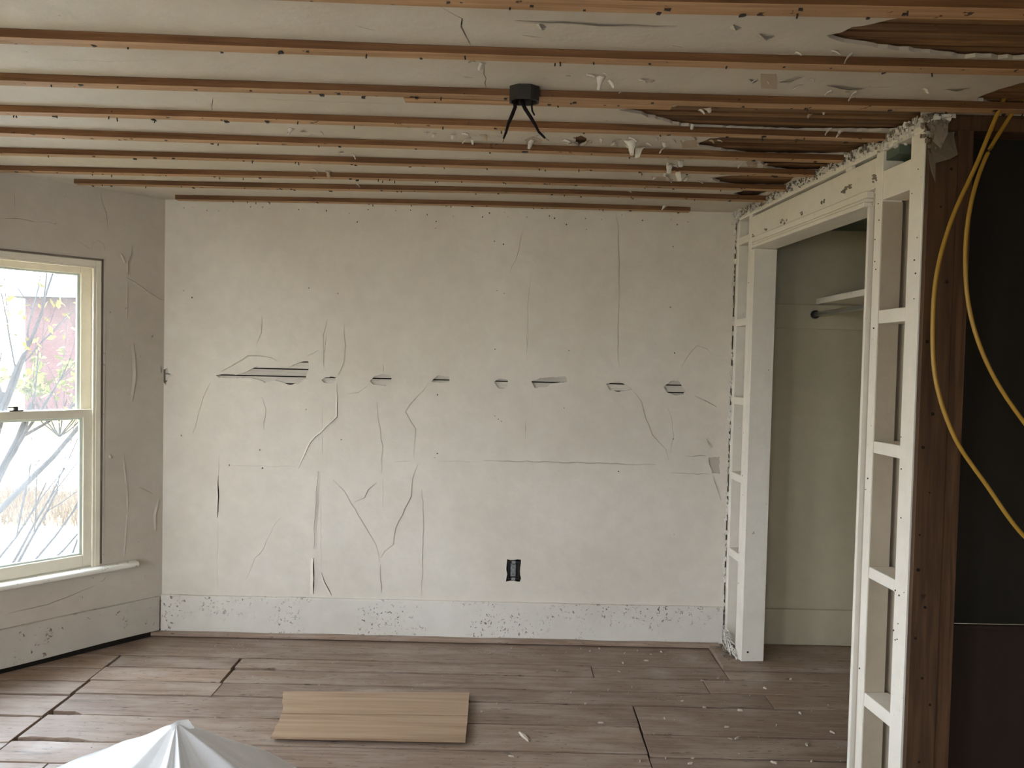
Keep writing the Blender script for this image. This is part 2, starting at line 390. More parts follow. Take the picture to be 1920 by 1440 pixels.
C(z4([(850, 95), (845, 140), (822, 192)]), .0018, .003); C(z4([(817, 232), (820, 290), (818, 375), (770, 420), (700, 490), (650, 600)]), .0032, .007, .022, -1)
C(z4([(772, 2), (757, 150)]), .0026); C(z4([(755, 330), (752, 540)]), .0012); C(z4([(748, 700), (748, 1046)]), .0010)
C(z4([(575, 810), (540, 850), (510, 920), (485, 970), (460, 990), (420, 1085)]), .0018)
C(z4([(800, 650), (850, 700), (880, 755), (935, 850), (985, 935), (1003, 1010)]), .0018, .004)
C(z4([(1006, 1018), (1008, 1080), (1010, 1142)]), .0026, .004)
C(z4([(990, 660), (955, 690), (938, 725), (890, 746)]), .0022, .005)
C(z4([(1170, 580), (1145, 640), (1140, 720), (1100, 800), (1070, 860), (1062, 930), (1022, 960), (1006, 990)]), .0020, .005)
C(z4([(1215, 225), (1190, 260), (1150, 300), (1113, 350), (1160, 430), (1150, 550)]), .0016, .003)
C(z4([(990, 310), (1000, 410), (1015, 500), (1010, 620)]), .0014, .003); C(z4([(1018, 640), (1018, 770)]), .0012)
C(z4([(1185, 690), (1195, 800), (1190, 900), (1186, 1160)]), .0014, .003)
C(z4([(490, 290), (505, 340), (497, 430)]), .0014, .003)
C(z4([(1070, 570), (1143, 568)]), .0012); C(z4([(1250, 570), (1440, 570)]), .0010); C(z4([(345, 588), (640, 590)]), .0008)
C(z4([(950, 240), (910, 270), (860, 275)]), .0016); C(z4([(490, 2), (465, 70)]), .0016)
C(z5([(692, 256), (725, 300), (745, 370), (770, 440), (830, 500), (840, 545)]), .0020, .003)
C(z5([(60, 548), (400, 556), (790, 567)]), .0026, .003); C(z5([(845, 600), (1018, 605)]), .0018)
C(z5([(950, 275), (1000, 300), (1045, 322)]), .0040, .006, .02, -1); C(z5([(895, 155), (925, 100), (960, 65), (1000, 75), (1030, 105)]), .0016)
C(z5([(1028, 612), (1045, 670), (1062, 716)]), .0034, .004, .02, 1); C(z5([(238, 380), (237, 460)]), .0016); C(z5([(245, 2), (243, 140)]), .0014)
C(z5([(628, 2), (632, 160)]), .0016); C(z5([(825, 300), (850, 350), (862, 440), (850, 520)]), .0012)
C(z5([(915, 530), (1000, 528)]), .0024); C(z5([(1000, 455), (1022, 495)]), .0030, .012, .022, 1)
C(zu([(655, 730), (650, 840), (620, 910)]), .0014, .003); C(zu([(1075, 750), (1050, 850), (1053, 1060)]), .0016, .003)
C(zu([(1185, 780), (1190, 1010)]), .0012, .004)
C(zr([(430, 175), (410, 270), (380, 380), (340, 465)]), .0020); C(zr([(1040, 55), (1060, 150), (1068, 400), (1070, 640)]), .0012, .004, .012, 1)
C(zr([(1066, 660), (1062, 850), (1062, 1060)]), .0014, .004, .012, 1); C(zr([(480, 500), (460, 700), (460, 970)]), .0013)
C(zg([(135, 215), (190, 188), (270, 135), (330, 100), (400, 100), (500, 118), (538, 142)]), .0030, .006, .014, -1)
C(zg([(755, 105), (835, 62)]), .0026); C(zg([(1298, 160), (1302, 228)]), .0018)
gouges = [zg([(95, 245), (160, 232), (255, 240), (330, 210), (390, 182), (460, 190), (620, 183), (700, 150), (762, 138), (766, 200), (740, 270), (690, 305), (625, 312), (560, 290), (520, 280), (450, 297), (370, 265), (120, 259)]),
          zg([(857, 280), (875, 262), (930, 253), (958, 265), (952, 300), (915, 305), (870, 298)]),
          zg([(1203, 287), (1235, 255), (1300, 236), (1357, 245), (1355, 300), (1320, 322), (1270, 312), (1225, 312)]),
          zg([(1650, 285), (1690, 247), (1772, 255), (1776, 290), (1710, 302)]),
          z5([(103, 217), (125, 202), (163, 205), (160, 242), (125, 242)]), z5([(261, 215), (300, 199), (407, 193), (410, 215), (340, 226), (330, 237), (275, 240)]),
          z5([(578, 225), (630, 213), (680, 240), (687, 250), (620, 257), (590, 249)]), z5([(821, 235), (850, 213), (882, 210), (910, 250), (905, 270), (870, 274), (830, 257)]),
          z5([(1008, 535), (1056, 533), (1056, 602), (1026, 600), (1013, 570)])]
holes, lips = [], []
for g in gouges: holes.append(ragged(g, q, .014, .0028))
for p, w, h, wd, side in cr:
    poly, line = crack_poly(p, w, q); holes.append(poly)
    if h: lips.append((line, h, wd, side))
for (px, py) in ((574, 768), (815, 858), (640, 824), (820, 740), (934, 786), (1058, 765), (928, 780), (940, 790), (945, 550), (932, 545), (1161, 572), (1062, 421), (1100, 430), (927, 452), (944, 458), (344, 545), (360, 558), (579, 540), (633, 550), (670, 416), (818, 415), (817, 428), (1270, 421), (1262, 462), (1257, 576), (1067, 657), (928, 655), (1265, 662), (487, 844), (492, 878), (430, 872), (1160, 884), (1263, 823), (1264, 1002), (340, 817), (820, 850)) + tuple((x_, 383 + .0235 * (x_ - 315) + (x_ * 7 % 11)) for x_ in (345, 362, 388, 410, 470, 492, 505, 560, 612, 655, 690, 742, 770, 801, 850, 905, 918, 946, 952, 988, 1030, 1040, 1098, 1128, 1166, 1205, 1258, 1290)):
    c = on_back(px, py); r = q.uniform(.0022, .0048)      # nail holes and pecks
    holes.append([c + Vector((math.cos(a * 1.047) * r * q.uniform(.5, 1.3), math.sin(a * 1.047) * r * q.uniform(.6, 1.6))) for a in range(6)])
OX, OZ = on_back(963, 1070); holes.append(ragged([(OX - .040, OZ - .062), (OX + .040, OZ - .062), (OX + .040, OZ + .062), (OX - .040, OZ + .062)], q, .02, .004))
cornerG = [on_back(*p) for p in ((306, 693), (314, 690), (316, 700), (326, 704), (316, 708), (311, 722), (306, 716))]; holes.append(cornerG)
XW = 1.232
wall_back = plaster_sheet('wall_back', [(-1.965, 0), (XW, 0), (XW, H), (-1.965, H)], holes, .010, lambda u, v, h: Vector((u, YB - h, v)), M['wall'], None, lips)
tag(wall_back, 'cracked cream plaster wall with a row of gouges', kind='structure')
zl = on_back(480, 704.6).y
for k in range(-2, 4):      # laths behind the gouges
    a = zl + k * .042 + .0035; b = zl + (k + 1) * .042 - .0035
    MB().box(-1.96, 1.23, YB + .0125, YB + .019, a, b).build('lath', M['wall_lath'], wall_back)
MB().box(-2.1, 2.15, YB + .034, YB + .16, -.1, H + .1).build('wall_core', M['black'], wall_back)
p_ = z5([(1000, 525), (1062, 525), (1062, 610), (1000, 610)]); MB().box(p_[0].x, p_[1].x, YB + .0082, YB + .012, p_[2].y, p_[0].y).build('paper_patch', M['paper_grey'], wall_back)
bb = MB(); n = 26
def board_strip(mb, x0, x1, n, y0, y1, z0, z1, jz, q, jb=0):
    """Long board on the back wall with a slightly wavering top edge."""
    vs = []
    for i in range(n + 1):
        x = x0 + (x1 - x0) * i / n; t = z1 + q.uniform(-jz, jz); b = z0 + q.uniform(0, jb)
        vs += [(x, y0, b), (x, y0, t - .004), (x, y0 + .004, t), (x, y1, t), (x, y1, b)]
    fs = []
    for i in range(n):
        for k in range(4): a = i * 5 + k; fs.append((a, a + 5, a + 6, a + 1))
        fs.append((i * 5 + 4, i * 5 + 9, i * 5 + 5, i * 5))
    fs += [(0, 1, 2, 3, 4), tuple(n * 5 + k for k in (4, 3, 2, 1, 0))]
    return mb.add(vs, fs)
bbk = board_strip(MB(), -1.962, 1.225, 30, YB - .020, YB - .001, .018, .226, .0018, q, .002).build('baseboard_back', M['trim'])
tag(bbk, 'tall chipped white baseboard along the cracked wall', kind='structure')
sh = board_strip(MB(), -2.00, 1.20, 24, YB - .058, YB - .021, .006, .024, .0025, q).build('trim_1', M['floor'])
tag(sh, 'bare wooden strip along the foot of the tall baseboard', kind='structure')

outlet = tag(empty('electrical_outlet', (OX, YB, OZ)), 'blackened electrical outlet in a ragged hole above the baseboard', 'outlet')
b = MB(); b.box(-.034, .034, .006, .030, -.052, -.046).box(-.034, .034, .006, .030, .046, .052).box(-.034, -.029, .006, .030, -.046, .046).box(.029, .034, .006, .030, -.046, .046).box(-.034, .034, .028, .031, -.05, .05)
b.build('wall_box', M['metal_black'], outlet)
M['recept'] = paint('grimy_grey_receptacle', (.34, .34, .34), (.16, .16, .15), chips=.55, chip_scale=160, patch=.4, chip=(.02, .02, .02))
bod = MB().box(-.017, .013, .002, .022, -.034, .034).build('receptacle', M['recept'], outlet, bevel=.002)
for s in (-1, 1):
    mb = MB(); mb.tube([(-.002, .003, s * .019), (-.002, -.004, s * .019)], .0135, 12); mb.build('socket', M['recept'], bod)
    MB().box(-.007, -.0045, -.0045, -.0035, s * .019 - .004, s * .019 + .005).build('slot', M['black'], bod); MB().box(.001, .0035, -.0045, -.0035, s * .019 - .004, s * .019 + .005).build('slot', M['black'], bod)
MB().box(-.012, .010, -.001, .003, .040, .055).build('strap', M['recept'], outlet); MB().box(-.012, .010, -.001, .003, -.055, -.040).build('strap', M['recept'], outlet)

# ------------------------------------------------------------------ bay walls and windows
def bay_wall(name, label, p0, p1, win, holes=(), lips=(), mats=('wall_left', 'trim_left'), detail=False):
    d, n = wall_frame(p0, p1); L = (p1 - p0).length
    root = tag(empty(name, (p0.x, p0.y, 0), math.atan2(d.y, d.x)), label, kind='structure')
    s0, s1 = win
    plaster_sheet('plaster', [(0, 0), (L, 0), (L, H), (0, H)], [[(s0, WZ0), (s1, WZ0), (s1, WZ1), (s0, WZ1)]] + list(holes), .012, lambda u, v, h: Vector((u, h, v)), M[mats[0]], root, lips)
    c = MB()
    for a, b_, z0, z1 in ((-.16, s0 - .004, -.1, H + .1), (s1 + .004, L + .16, -.1, H + .1), (s0 - .004, s1 + .004, -.1, WZ0 - .012), (s0 - .004, s1 + .004, WZ1 + .004, H + .1)):
        c.box(a, b_, -.17, -.0125, z0, z1)
    c.build('wall_core', M['backing'], root)
    return root
def build_window(name, label, p0, p1, win):
    d, n = wall_frame(p0, p1); s0, s1 = win; root = tag(empty(name, (p0.x, p0.y, 0), math.atan2(d.y, d.x)), label, kind='structure')
    z0, z1 = WZ0, WZ1; q = random.Random(5); T = .026
    fr = tag(empty('window_frame'), None); fr.parent = root
    MB().box(s0, s0 + T, -.15, .006, z0, z1).build('jamb', M['window'], fr, bevel=.002)
    MB().box(s1 - T, s1, -.15, .006, z0, z1).build('jamb', M['window'], fr, bevel=.002)
    MB().box(s0 + T, s1 - T, -.15, .004, z1 - .030, z1).build('head', M['window'], fr, bevel=.002)
    for a in (s0 + T, s1 - T - .012): MB().box(a, a + .012, -.014, .002, z0, z1 - .03).build('stop_bead', M['window'], fr, bevel=.0015)
    MB().box(s0 + T, s1 - T, -.014, .002, z1 - .042, z1 - .030).build('stop_bead', M['window'], fr, bevel=.0015)
    zm = 1.262
    def sash(nm, y0, y1, za, zb, brail, trail, mr):
        e = empty(nm); e.parent = root; a, b_ = s0 + T, s1 - T; w = .052
        MB().box(a, a + w, y0, y1, za, zb).build('stile', M['window'], e, bevel=.002); MB().box(b_ - w, b_, y0, y1, za, zb).build('stile', M['window'], e, bevel=.002)
        MB().box(a + w, b_ - w, y0, y1, za, za + brail).build('bottom_rail', M['window'], e, bevel=.002)
        MB().box(a + w, b_ - w, y0, y1, zb - trail, zb).build('top_rail', M['window'], e, bevel=.002)
        for (u0, u1, v0, v1) in ((a + w, a + w + .014, za + brail, zb - trail), (b_ - w - .014, b_ - w, za + brail, zb - trail), (a + w + .014, b_ - w - .014, za + brail, za + brail + .010), (a + w + .014, b_ - w - .014, zb - trail - .010, zb - trail)):
            MB().box(u0, u1, y0 + .006, y1 - .012, v0, v1).build('glazing_bead', M['sash_edge'], e)
        ym = (y0 + y1) / 2 - .004
        MB().box(a + w, b_ - w, ym, ym + .003, za + brail, zb - trail).build('pane', M['glass'], e)
        return e
    sash('upper_sash', -.098, -.060, zm - .028, z1 - .030, .040, .040, 0)
    lo = sash('lower_sash', -.054, -.016, z0 + .006, zm + .028, .062, .042, 1)
    xc = (s0 + s1) / 2
    lk = MB(); lk.box(xc - .03, xc + .03, -.050, -.020, zm + .029, zm + .034); lk.tube([(xc, -.036, zm + .034), (xc, -.036, zm + .048)], .011, 8); lk.box(xc - .008, xc + .034, -.042, -.030, zm + .046, zm + .052); lk.build('sash_lock', M['metal_black'], lo)
    # stool with horns past the opening, rounded nose
    prof = [(-.15, z0 - .028), (.046, z0 - .030), (.054, z0 - .024), (.056, z0 - .014), (.052, z0 - .005), (.044, z0), (-.15, z0 + .004)]
    def ext(mb, a, b_, pr):
        k = len(pr); vs = [(a, y, z) for y, z in pr] + [(b_, y, z) for y, z in pr]
        return mb.add(vs, [tuple(range(k)), tuple(range(2 * k - 1, k - 1, -1))] + [(i, k + i, k + (i + 1) % k, (i + 1) % k) for i in range(k)])
    mb = MB(); ext(mb, s0, s1, prof)
    horn = [(.0006, z0 - .029)] + prof[1:6] + [(.0006, z0 + .001)]
    ext(mb, s0 - .185, s0, horn); ext(mb, s1, s1 + .05, horn)
    mb.build('sill', M['sill'], root, bevel=.002)
    return root
# angled wall in view: cracks, peeled seams
q = random.Random(23); ha, la = [], []
def CA(pts, w=.002, h=0, wd=.014, side=1, o=(0, 330), sc=3.35):
    poly, line = crack_poly([on_A(o[0] + x / sc, o[1] + y / sc) for x, y in pts], w, q, .03, .002); ha.append(poly)
    if h: la.append((line, h * 1.0, wd * .6, side))
CA([(632, 90), (640, 150), (668, 230), (680, 330)], .0030); CA([(10, 268), (90, 265), (190, 280), (225, 290)], .0022)
CA([(240, 288), (310, 290), (370, 320)], .0022, .003); CA([(485, 405), (540, 440), (570, 462)], .0022); CA([(575, 460), (585, 420), (620, 405), (655, 430), (660, 475)], .0022)
CA([(760, 485), (790, 545)], .0080, .008, .02, 1); CA([(830, 430), (828, 490), (806, 540), (805, 620)], .0028, .006, .02, -1)
CA([(790, 635), (850, 670), (930, 730), (1000, 775), (1030, 778)], .0028, .004); CA([(90, 90), (92, 230)], .0012)
CA([(802, 660), (800, 900)], .0010, .003); CA([(838, 1050), (850, 1160), (850, 1300), (832, 1420)], .0026, .008, .026, 1)
CA([(1012, 1190), (1015, 1240)], .0080); CA([(400, 760), (402, 870)], .0012, .004, .014, 1, (0, 440), 1.674); CA([(388, 690), (398, 790)], .0014, .005, .014, 1, (0, 440), 1.674)
CA([(435, 790), (480, 815)], .0020, .004, .014, 1, (0, 440), 1.674); CA([(400, 880), (392, 1010)], .0014, .004, .014, 1, (0, 440), 1.674); CA([(345, 905), (380, 925)], .0018, 0, 0, 1, (0, 440), 1.674)
CA([(500, 830), (488, 880), (490, 930)], .0060, .008, .02, 1, (0, 440), 1.674); CA([(345, 690), (352, 702)], .006, .01, .02, 1, (0, 440), 1.674)
CA([(20, 1190), (150, 1160), (300, 1100)], .0016, .003, .01, 1, (0, 440), 1.674); CA([(330, 1075), (318, 1090)], .006, .006, .02, 1, (0, 440), 1.674)
wl = bay_wall('wall_left', 'angled plaster wall in a shade-darkened paint around the sash window', PA, PB, WIN['A'], ha, la)
win1 = build_window('window_1', 'cream painted double-hung sash window with hazy panes', PA, PB, WIN['A'])
# edge left by the removed casing, its shadow painted as a dark strip
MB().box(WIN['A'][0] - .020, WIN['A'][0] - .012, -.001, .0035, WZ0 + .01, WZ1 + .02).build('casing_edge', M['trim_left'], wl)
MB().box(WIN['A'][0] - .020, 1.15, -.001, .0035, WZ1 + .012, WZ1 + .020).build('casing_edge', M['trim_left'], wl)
MB().box(WIN['A'][0] - .011, WIN['A'][0] - .001, -.0015, .0012, WZ0 + .01, WZ1 + .011).build('casing_gap', M['gap'], wl)
MB().box(WIN['A'][0] - .011, 1.15, -.0015, .0012, WZ1 + .001, WZ1 + .011).build('casing_gap', M['gap'], wl)
dA, nA = wall_frame(PA, PB)
bl = tag(empty('baseboard_left', (PA.x, PA.y, 0), math.atan2(dA.y, dA.x)), 'dingy chipped baseboard raised off the floor under the window', kind='structure')
mb = MB(); n = 8; vs = []
for i in range(n + 1):
    x = .022 + 1.16 * i / n; zb = .030 + .003 * math.sin(i); zt = .222 - .004 * i / n + q.uniform(-.002, .002)
    vs += [(x, .001, zb), (x, .022, zb), (x, .022, zt - .004), (x, .018, zt), (x, .001, zt)]
fs = [(i * 5 + k, i * 5 + (k + 1) % 5, i * 5 + 5 + (k + 1) % 5, i * 5 + 5 + k) for i in range(n) for k in range(5)] + [(4, 3, 2, 1, 0), tuple(n * 5 + k for k in range(5))]
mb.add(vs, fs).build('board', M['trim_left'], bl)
MB().box(.0, 1.19, .0005, .010, .0005, .0295).build('gap_shade_strip', M['black'], bl)  # black strip stands in for the shade in the gap under the board
wc = bay_wall('wall_bay', 'middle wall of the window bay', PB, PC, WIN['C']); build_window('window_2', 'wide sash window in the middle of the bay', PB, PC, WIN['C'])
wd_ = bay_wall('wall_bay_end', 'second angled wall of the window bay', PC, PD, WIN['D']); build_window('window_3', 'sash window in the second angled bay wall', PC, PD, WIN['D'])
bay_wall('wall_left_near', 'plain plaster wall beside the bay', PD, PE, WIN['E']); build_window('added_window_4', 'unseen wide sash window added for light beside the bay', PD, PE, WIN['E'])  # unseen window, added to carry light across to the right side
bay_wall('wall_front', 'plain plaster wall opposite the cracked wall', PE, PF, WIN['F']); build_window('added_window_5', 'unseen wide sash window added for light opposite the cracked wall', PE, PF, WIN['F'])  # window behind the camera, added for frontal light
for nm, lb, box in (('wall_side', 'plain plaster wall on the closet side', (2.1, 2.25, -1.6, 4.5)),):
    o = MB().box(box[0], box[1], box[2], box[3], -.1, H + .1).build(nm, M['bare']); tag(o, lb, kind='structure')

# ------------------------------------------------------------------ ceiling
q = random.Random(31)
def zc(ox, oy, sc): return lambda pts: [on_ceil(ox + x / sc, oy + y / sc) for x, y in pts]
c1, c2, c3, c0 = zc(0, 0, 2), zc(960, 0, 2), zc(960, 130, 4), zc(0, 0, 1)
hc = []; lc = []
bare = [c0([(1553, 68), (1580, 60), (1600, 52), (1640, 44), (1690, 33), (1760, 20), (2000, 20), (2000, 112), (1800, 108), (1740, 100), (1690, 94), (1650, 89), (1600, 82), (1572, 76)]),
        c0([(1828, 186), (1860, 172), (1900, 160), (1990, 140), (1990, 205), (1850, 196)]),
        c0([(1160, 206), (1180, 203), (1215, 204), (1300, 196), (1500, 202), (1725, 206), (1725, 246), (1500, 246), (1330, 240), (1280, 236), (1240, 226), (1200, 215)]),
        c0([(1310, 268), (1330, 260), (1440, 252), (1640, 256), (1640, 290), (1500, 292), (1400, 290), (1350, 282), (1312, 276)]),
        c0([(1425, 303), (1440, 296), (1600, 300), (1540, 322), (1480, 322), (1440, 316)]),
        c0([(1330, 333), (1360, 330), (1420, 326), (1500, 330), (1470, 350), (1380, 349), (1350, 344)]),
        c0([(1375, 362), (1400, 356), (1450, 356), (1420, 370), (1390, 371)]),
        c0([(1075, 258), (1090, 254), (1100, 262), (1098, 272), (1088, 275), (1078, 268)]),
        c0([(1404, 300), (1414, 299), (1416, 312), (1406, 314)])]
for b_ in bare: hc.append(ragged(b_, q, .02, .006))
def CC(p, w=.003, h=0, side=1):
    poly, line = crack_poly(p, w, q, .04, .004); hc.append(poly)
    if h: lc.append((line, h, .02, side))
CC(c1([(1655, 28), (1730, 68), (1735, 100), (1765, 168)]), .0045); CC(c1([(1815, 238), (1824, 330)]), .003); CC(c1([(798, 366), (797, 415)]), .003)
CC(c1([(800, 366), (1000, 371), (1200, 382), (1590, 392)]), .0026); CC(c1([(1330, 95), (1400, 113), (1480, 116)]), .003); CC(c1([(80, 218), (400, 230), (520, 228), (700, 208)]), .0016)
CC(c2([(10, 76), (200, 80), (330, 88), (450, 92), (620, 96)]), .003, .005); CC(c2([(40, 132), (110, 142)]), .007); CC(c2([(100, 85), (128, 104)]), .010, .012)
CC(c2([(930, 125), (985, 133)]), .010, .014); CC(c2([(600, 172), (640, 178)]), .006); CC(c2([(830, 92), (860, 105)]), .008, .01); CC(c1([(1735, 287), (1775, 292)]), .007)
CC(c2([(1180, 318), (1320, 330)]), .006, .01); CC(c2([(1340, 328), (1420, 328)]), .006); CC(c2([(1620, 332), (1720, 326)]), .005, .01); CC(c2([(890, 296), (925, 300)]), .008, .01); CC(c2([(1000, 305), (1080, 285)]), .005, .012)
ceiling = plaster_sheet('ceiling', [(-2.80, -1.6), (2.12, -1.6), (2.12, 4.33), (-1.96, 4.33), (-2.80, 3.40)], hc, .011, lambda u, v, h: Vector((u, v, H - h)), M['ceil'], None, lc)
tag(ceiling, 'old papered ceiling crossed by wooden furring strips', kind='structure')
MB().box(-3.1, 2.4, -1.8, 4.6, H + .034, H + .20).build('ceiling_core', M['black'], ceiling)
y = 1.60; i = 0
while y < 4.28:                                             # laths over the bared part of the ceiling
    x0 = .15 + (i % 5) * .03; dz = q.uniform(0, .007)
    MB().box(x0, 2.1, y, y + q.uniform(.029, .036), H + .0125 + dz, H + .021 + dz, .0012, q).build('lath', M['lath'], ceiling); y += .0470; i += 1

def joist(p3, wid=.046, th=.024, x0=None, x1=None, rnd=q):
    """Long strip nailed under the ceiling along a slightly bowed line (near lower edge given in plan)."""
    (xa, ya), (xb, yb), (xc, yc) = p3
    def yl(x):
        if x < xb: return yb + (x - xb) * (ya - yb) / (xa - xb)
        return yb + (x - xb) * (yc - yb) / (xc - xb)
    ys = lambda x: (yl(x - .35) + yl(x) + yl(x + .35)) / 3
    n = 22; vs = []; ph = rnd.uniform(0, 6)
    for k in range(n + 1):
        x = x0 + (x1 - x0) * k / n; y = ys(x); t = th + .0012 * math.sin(3 * x + ph); w = wid + .002 * math.sin(2.3 * x + ph)
        vs += [(x, y, H - .0003), (x, y, H - t), (x, y + w, H - t + .0005), (x, y + w, H - .0003)]
    fs = [(a * 4 + k, a * 4 + (k + 1) % 4, a * 4 + 4 + (k + 1) % 4, a * 4 + 4 + k) for a in range(n) for k in range(4)] + [(3, 2, 1, 0), tuple(n * 4 + k for k in range(4))]
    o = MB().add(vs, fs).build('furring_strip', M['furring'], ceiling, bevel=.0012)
    o.data.materials.append(M['furring_face'])             # underside: paler wood tone than the sides
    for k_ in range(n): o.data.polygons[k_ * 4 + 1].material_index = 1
    nl = MB(); x = x0 + rnd.uniform(.05, .2)
    while x < x1 - .03:                                    # nail stubs and splinters under the strip
        for _ in range(rnd.choice((1, 1, 2))):
            px, py = x + rnd.uniform(-.03, .03), ys(x) + rnd.uniform(.012, wid + .004)
            L = rnd.uniform(.004, .012)
            if rnd.random() < .38: nl.tube([(px, py, H - th + .001), (px + rnd.uniform(-.003, .003), py, H - th - L)], .0022, 5)
            else: nl.lump((px, py, H - th - .001), rnd.uniform(.004, .010), rnd, .4)
        x += rnd.uniform(.05, .30)
    s = nl.build('nail_stubs', M['metal_black'], o); s['kind'] = 'stuff'
    return o
def left_x(y): return -2.755 if y < 3.44 else -1.965 - .8906 * (4.33 - y) + .010
def right_x(y): return 2.095 if y < 2.60 else 1.235 + .0765 * (4.33 - y) - .016
J0 = [hit(x_, y_, (0, 0, 1), H - .024) for x_, y_ in ((480, 1), (960, 19), (1450, 30))]
JS = [[(p_.x, p_.y - .060) for p_ in J0], [(-1.386, 2.075), (-.021, 2.132), (1.358, 2.139)], [(-1.608, 2.407), (-.021, 2.451), (1.231, 2.463)], [(-1.816, 2.720), (-.021, 2.764), (.633, 2.790)],
      [(-1.998, 2.992), (-.021, 3.068), (.702, 3.093)], [(-2.197, 3.290), (-.022, 3.328), (.716, 3.344)], [(-2.419, 3.610), (-.022, 3.600), (.78, 3.632)], [(-2.209, 3.860), (-.022, 3.832), (.832, 3.868)], [(-1.849, 4.190), (-.022, 4.160), (.908, 4.205)], [(-2, 1.54), (0, 1.54), (1, 1.54)]]
for p3 in JS:
    yl_, yr_ = p3[0][1], p3[2][1]
    x0 = left_x(yl_ - .02) + (.02 if yl_ > 3.4 else 0); x1 = right_x(yr_)
    if p3[1][1] > 4.1: x1 = .95
    if p3[1][1] > 3.7: x0 = p3[0][0]
    wid = .060 if 1.6 < p3[1][1] < 1.9 else .046
    joist(p3, wid=wid, x0=x0, x1=x1)
joist([(-1, 2.505), (0, 2.503), (1, 2.515)], wid=.044, th=.020, x0=-.37, x1=.50)
# curled flakes of paper and paint hanging from the ceiling
def flake(px, py, size, mat, drop=None, rnd=q, z=H):
    c = on_ceil(px, py); a = rnd.uniform(0, 6.28); n = 5; vs = []; curl = drop if drop is not None else rnd.uniform(.2, 1.1) * size
    for i in range(n + 1):
        t = i / n; w = size * .5 * (1 - .55 * t) * rnd.uniform(.75, 1.15)
        l = size * 1.3 * (t - .15 * t * t); dz = -curl * t * t - .0006
        cx, cy = c.x + math.cos(a) * l, c.y + math.sin(a) * l * .7
        nx, ny = -math.sin(a) * w, math.cos(a) * w
        vs += [(cx + nx + rnd.uniform(-1, 1) * size * .08, cy + ny, z + dz), (cx, cy, z + dz - size * .06), (cx - nx + rnd.uniform(-1, 1) * size * .08, cy - ny, z + dz)]
    fs = []
    for i in range(n):
        for k in (0, 1): a_ = i * 3 + k; fs.append((a_, a_ + 1, a_ + 4, a_ + 3))
    o = MB().add(vs, fs).build('paint_flake', M[mat], ceiling, smooth=True)
    m = o.modifiers.new('thickness', 'SOLIDIFY'); m.thickness = .0009
    return o
fl = [(548, 240), (570, 247), (585, 252), (600, 246), (625, 262), (640, 285), (658, 288), (668, 345), (690, 348), (585, 316), (615, 320), (800, 247), (815, 250), (850, 252), (866, 250), (880, 258), (885, 262), (905, 252), (930, 256),
      (975, 258), (1000, 262), (1020, 250), (1055, 262), (1070, 268), (1110, 266), (1128, 260), (1150, 270), (1160, 262), (1172, 272), (1178, 258), (1195, 265), (1205, 280), (1212, 268), (1230, 258), (1245, 266), (1250, 275), (1262, 262), (1285, 262), (1300, 256),
      (1255, 305), (1250, 318), (1262, 310), (1275, 300), (1230, 332), (1245, 330), (1262, 336), (1290, 332), (1310, 340), (1345, 262), (1400, 300), (1420, 306), (1360, 316), (1440, 306), (1130, 136), (1165, 172), (1065, 142), (1100, 140), (1140, 150),
      (1200, 150), (1225, 150), (1420, 148), (1440, 152), (1500, 142), (1500, 160), (1520, 148), (1560, 170), (1585, 172), (1608, 172), (1600, 182), (1630, 162), (1730, 165), (1310, 205), (1325, 202), (1520, 213), (1545, 210), (1300, 232), (1560, 240), (1580, 244), (1690, 235), (1700, 228),
      (890, 113), (905, 117), (1380, 122), (1490, 98), (1560, 96), (1600, 100), (1180, 358), (1330, 262), (1340, 352), (1250, 385)]
for k, (px, py) in enumerate(fl):
    sc = hit(px, py, (0, 0, 1), H).y / 3
    flake(px, py, q.uniform(.012, .032) * sc, 'tan_paper' if k % 7 == 3 else 'plaster', None)
for px, py, s_ in ((1178, 262, .045), (1205, 275, .045), (1258, 312, .05), (1255, 308, .04), (1130, 142, .03)): flake(px, py, s_, 'plaster', s_ * 1.1)
# brown patches where only the paper has gone
for quad in (((1426, 138), (1456, 139), (1457, 166), (1427, 165)),):
    p = [on_ceil(*x) for x in quad]; MB().add([(v_.x, v_.y, H - .0012) for v_ in p] + [(v_.x, v_.y, H + .002) for v_ in p], [(0, 1, 2, 3), (0, 4, 5, 1), (1, 5, 6, 2), (2, 6, 7, 3), (3, 7, 4, 0)]).build('paper_patch', M['tan_paper'], ceiling)
for poly in ([(985, 262), (1000, 256), (1015, 262), (1014, 272), (988, 273)], [(1276, 264), (1306, 262), (1308, 276), (1280, 278)], [(1250, 292), (1270, 290), (1268, 300), (1252, 300)], [(1400, 300), (1420, 300), (1418, 322), (1402, 320)], [(1220, 330), (1250, 332), (1245, 344), (1228, 342)]):
    p = ragged([on_ceil(*x) for x in poly], q, .02, .004); k = len(p)
    MB().add([(v_.x, v_.y, H - .0010) for v_ in p] + [(v_.x, v_.y, H + .002) for v_ in p], [tuple(range(k))] + [(a, k + a, k + (a + 1) % k, (a + 1) % k) for a in range(k)]).build('paper_patch', M['tan_paper'], ceiling)

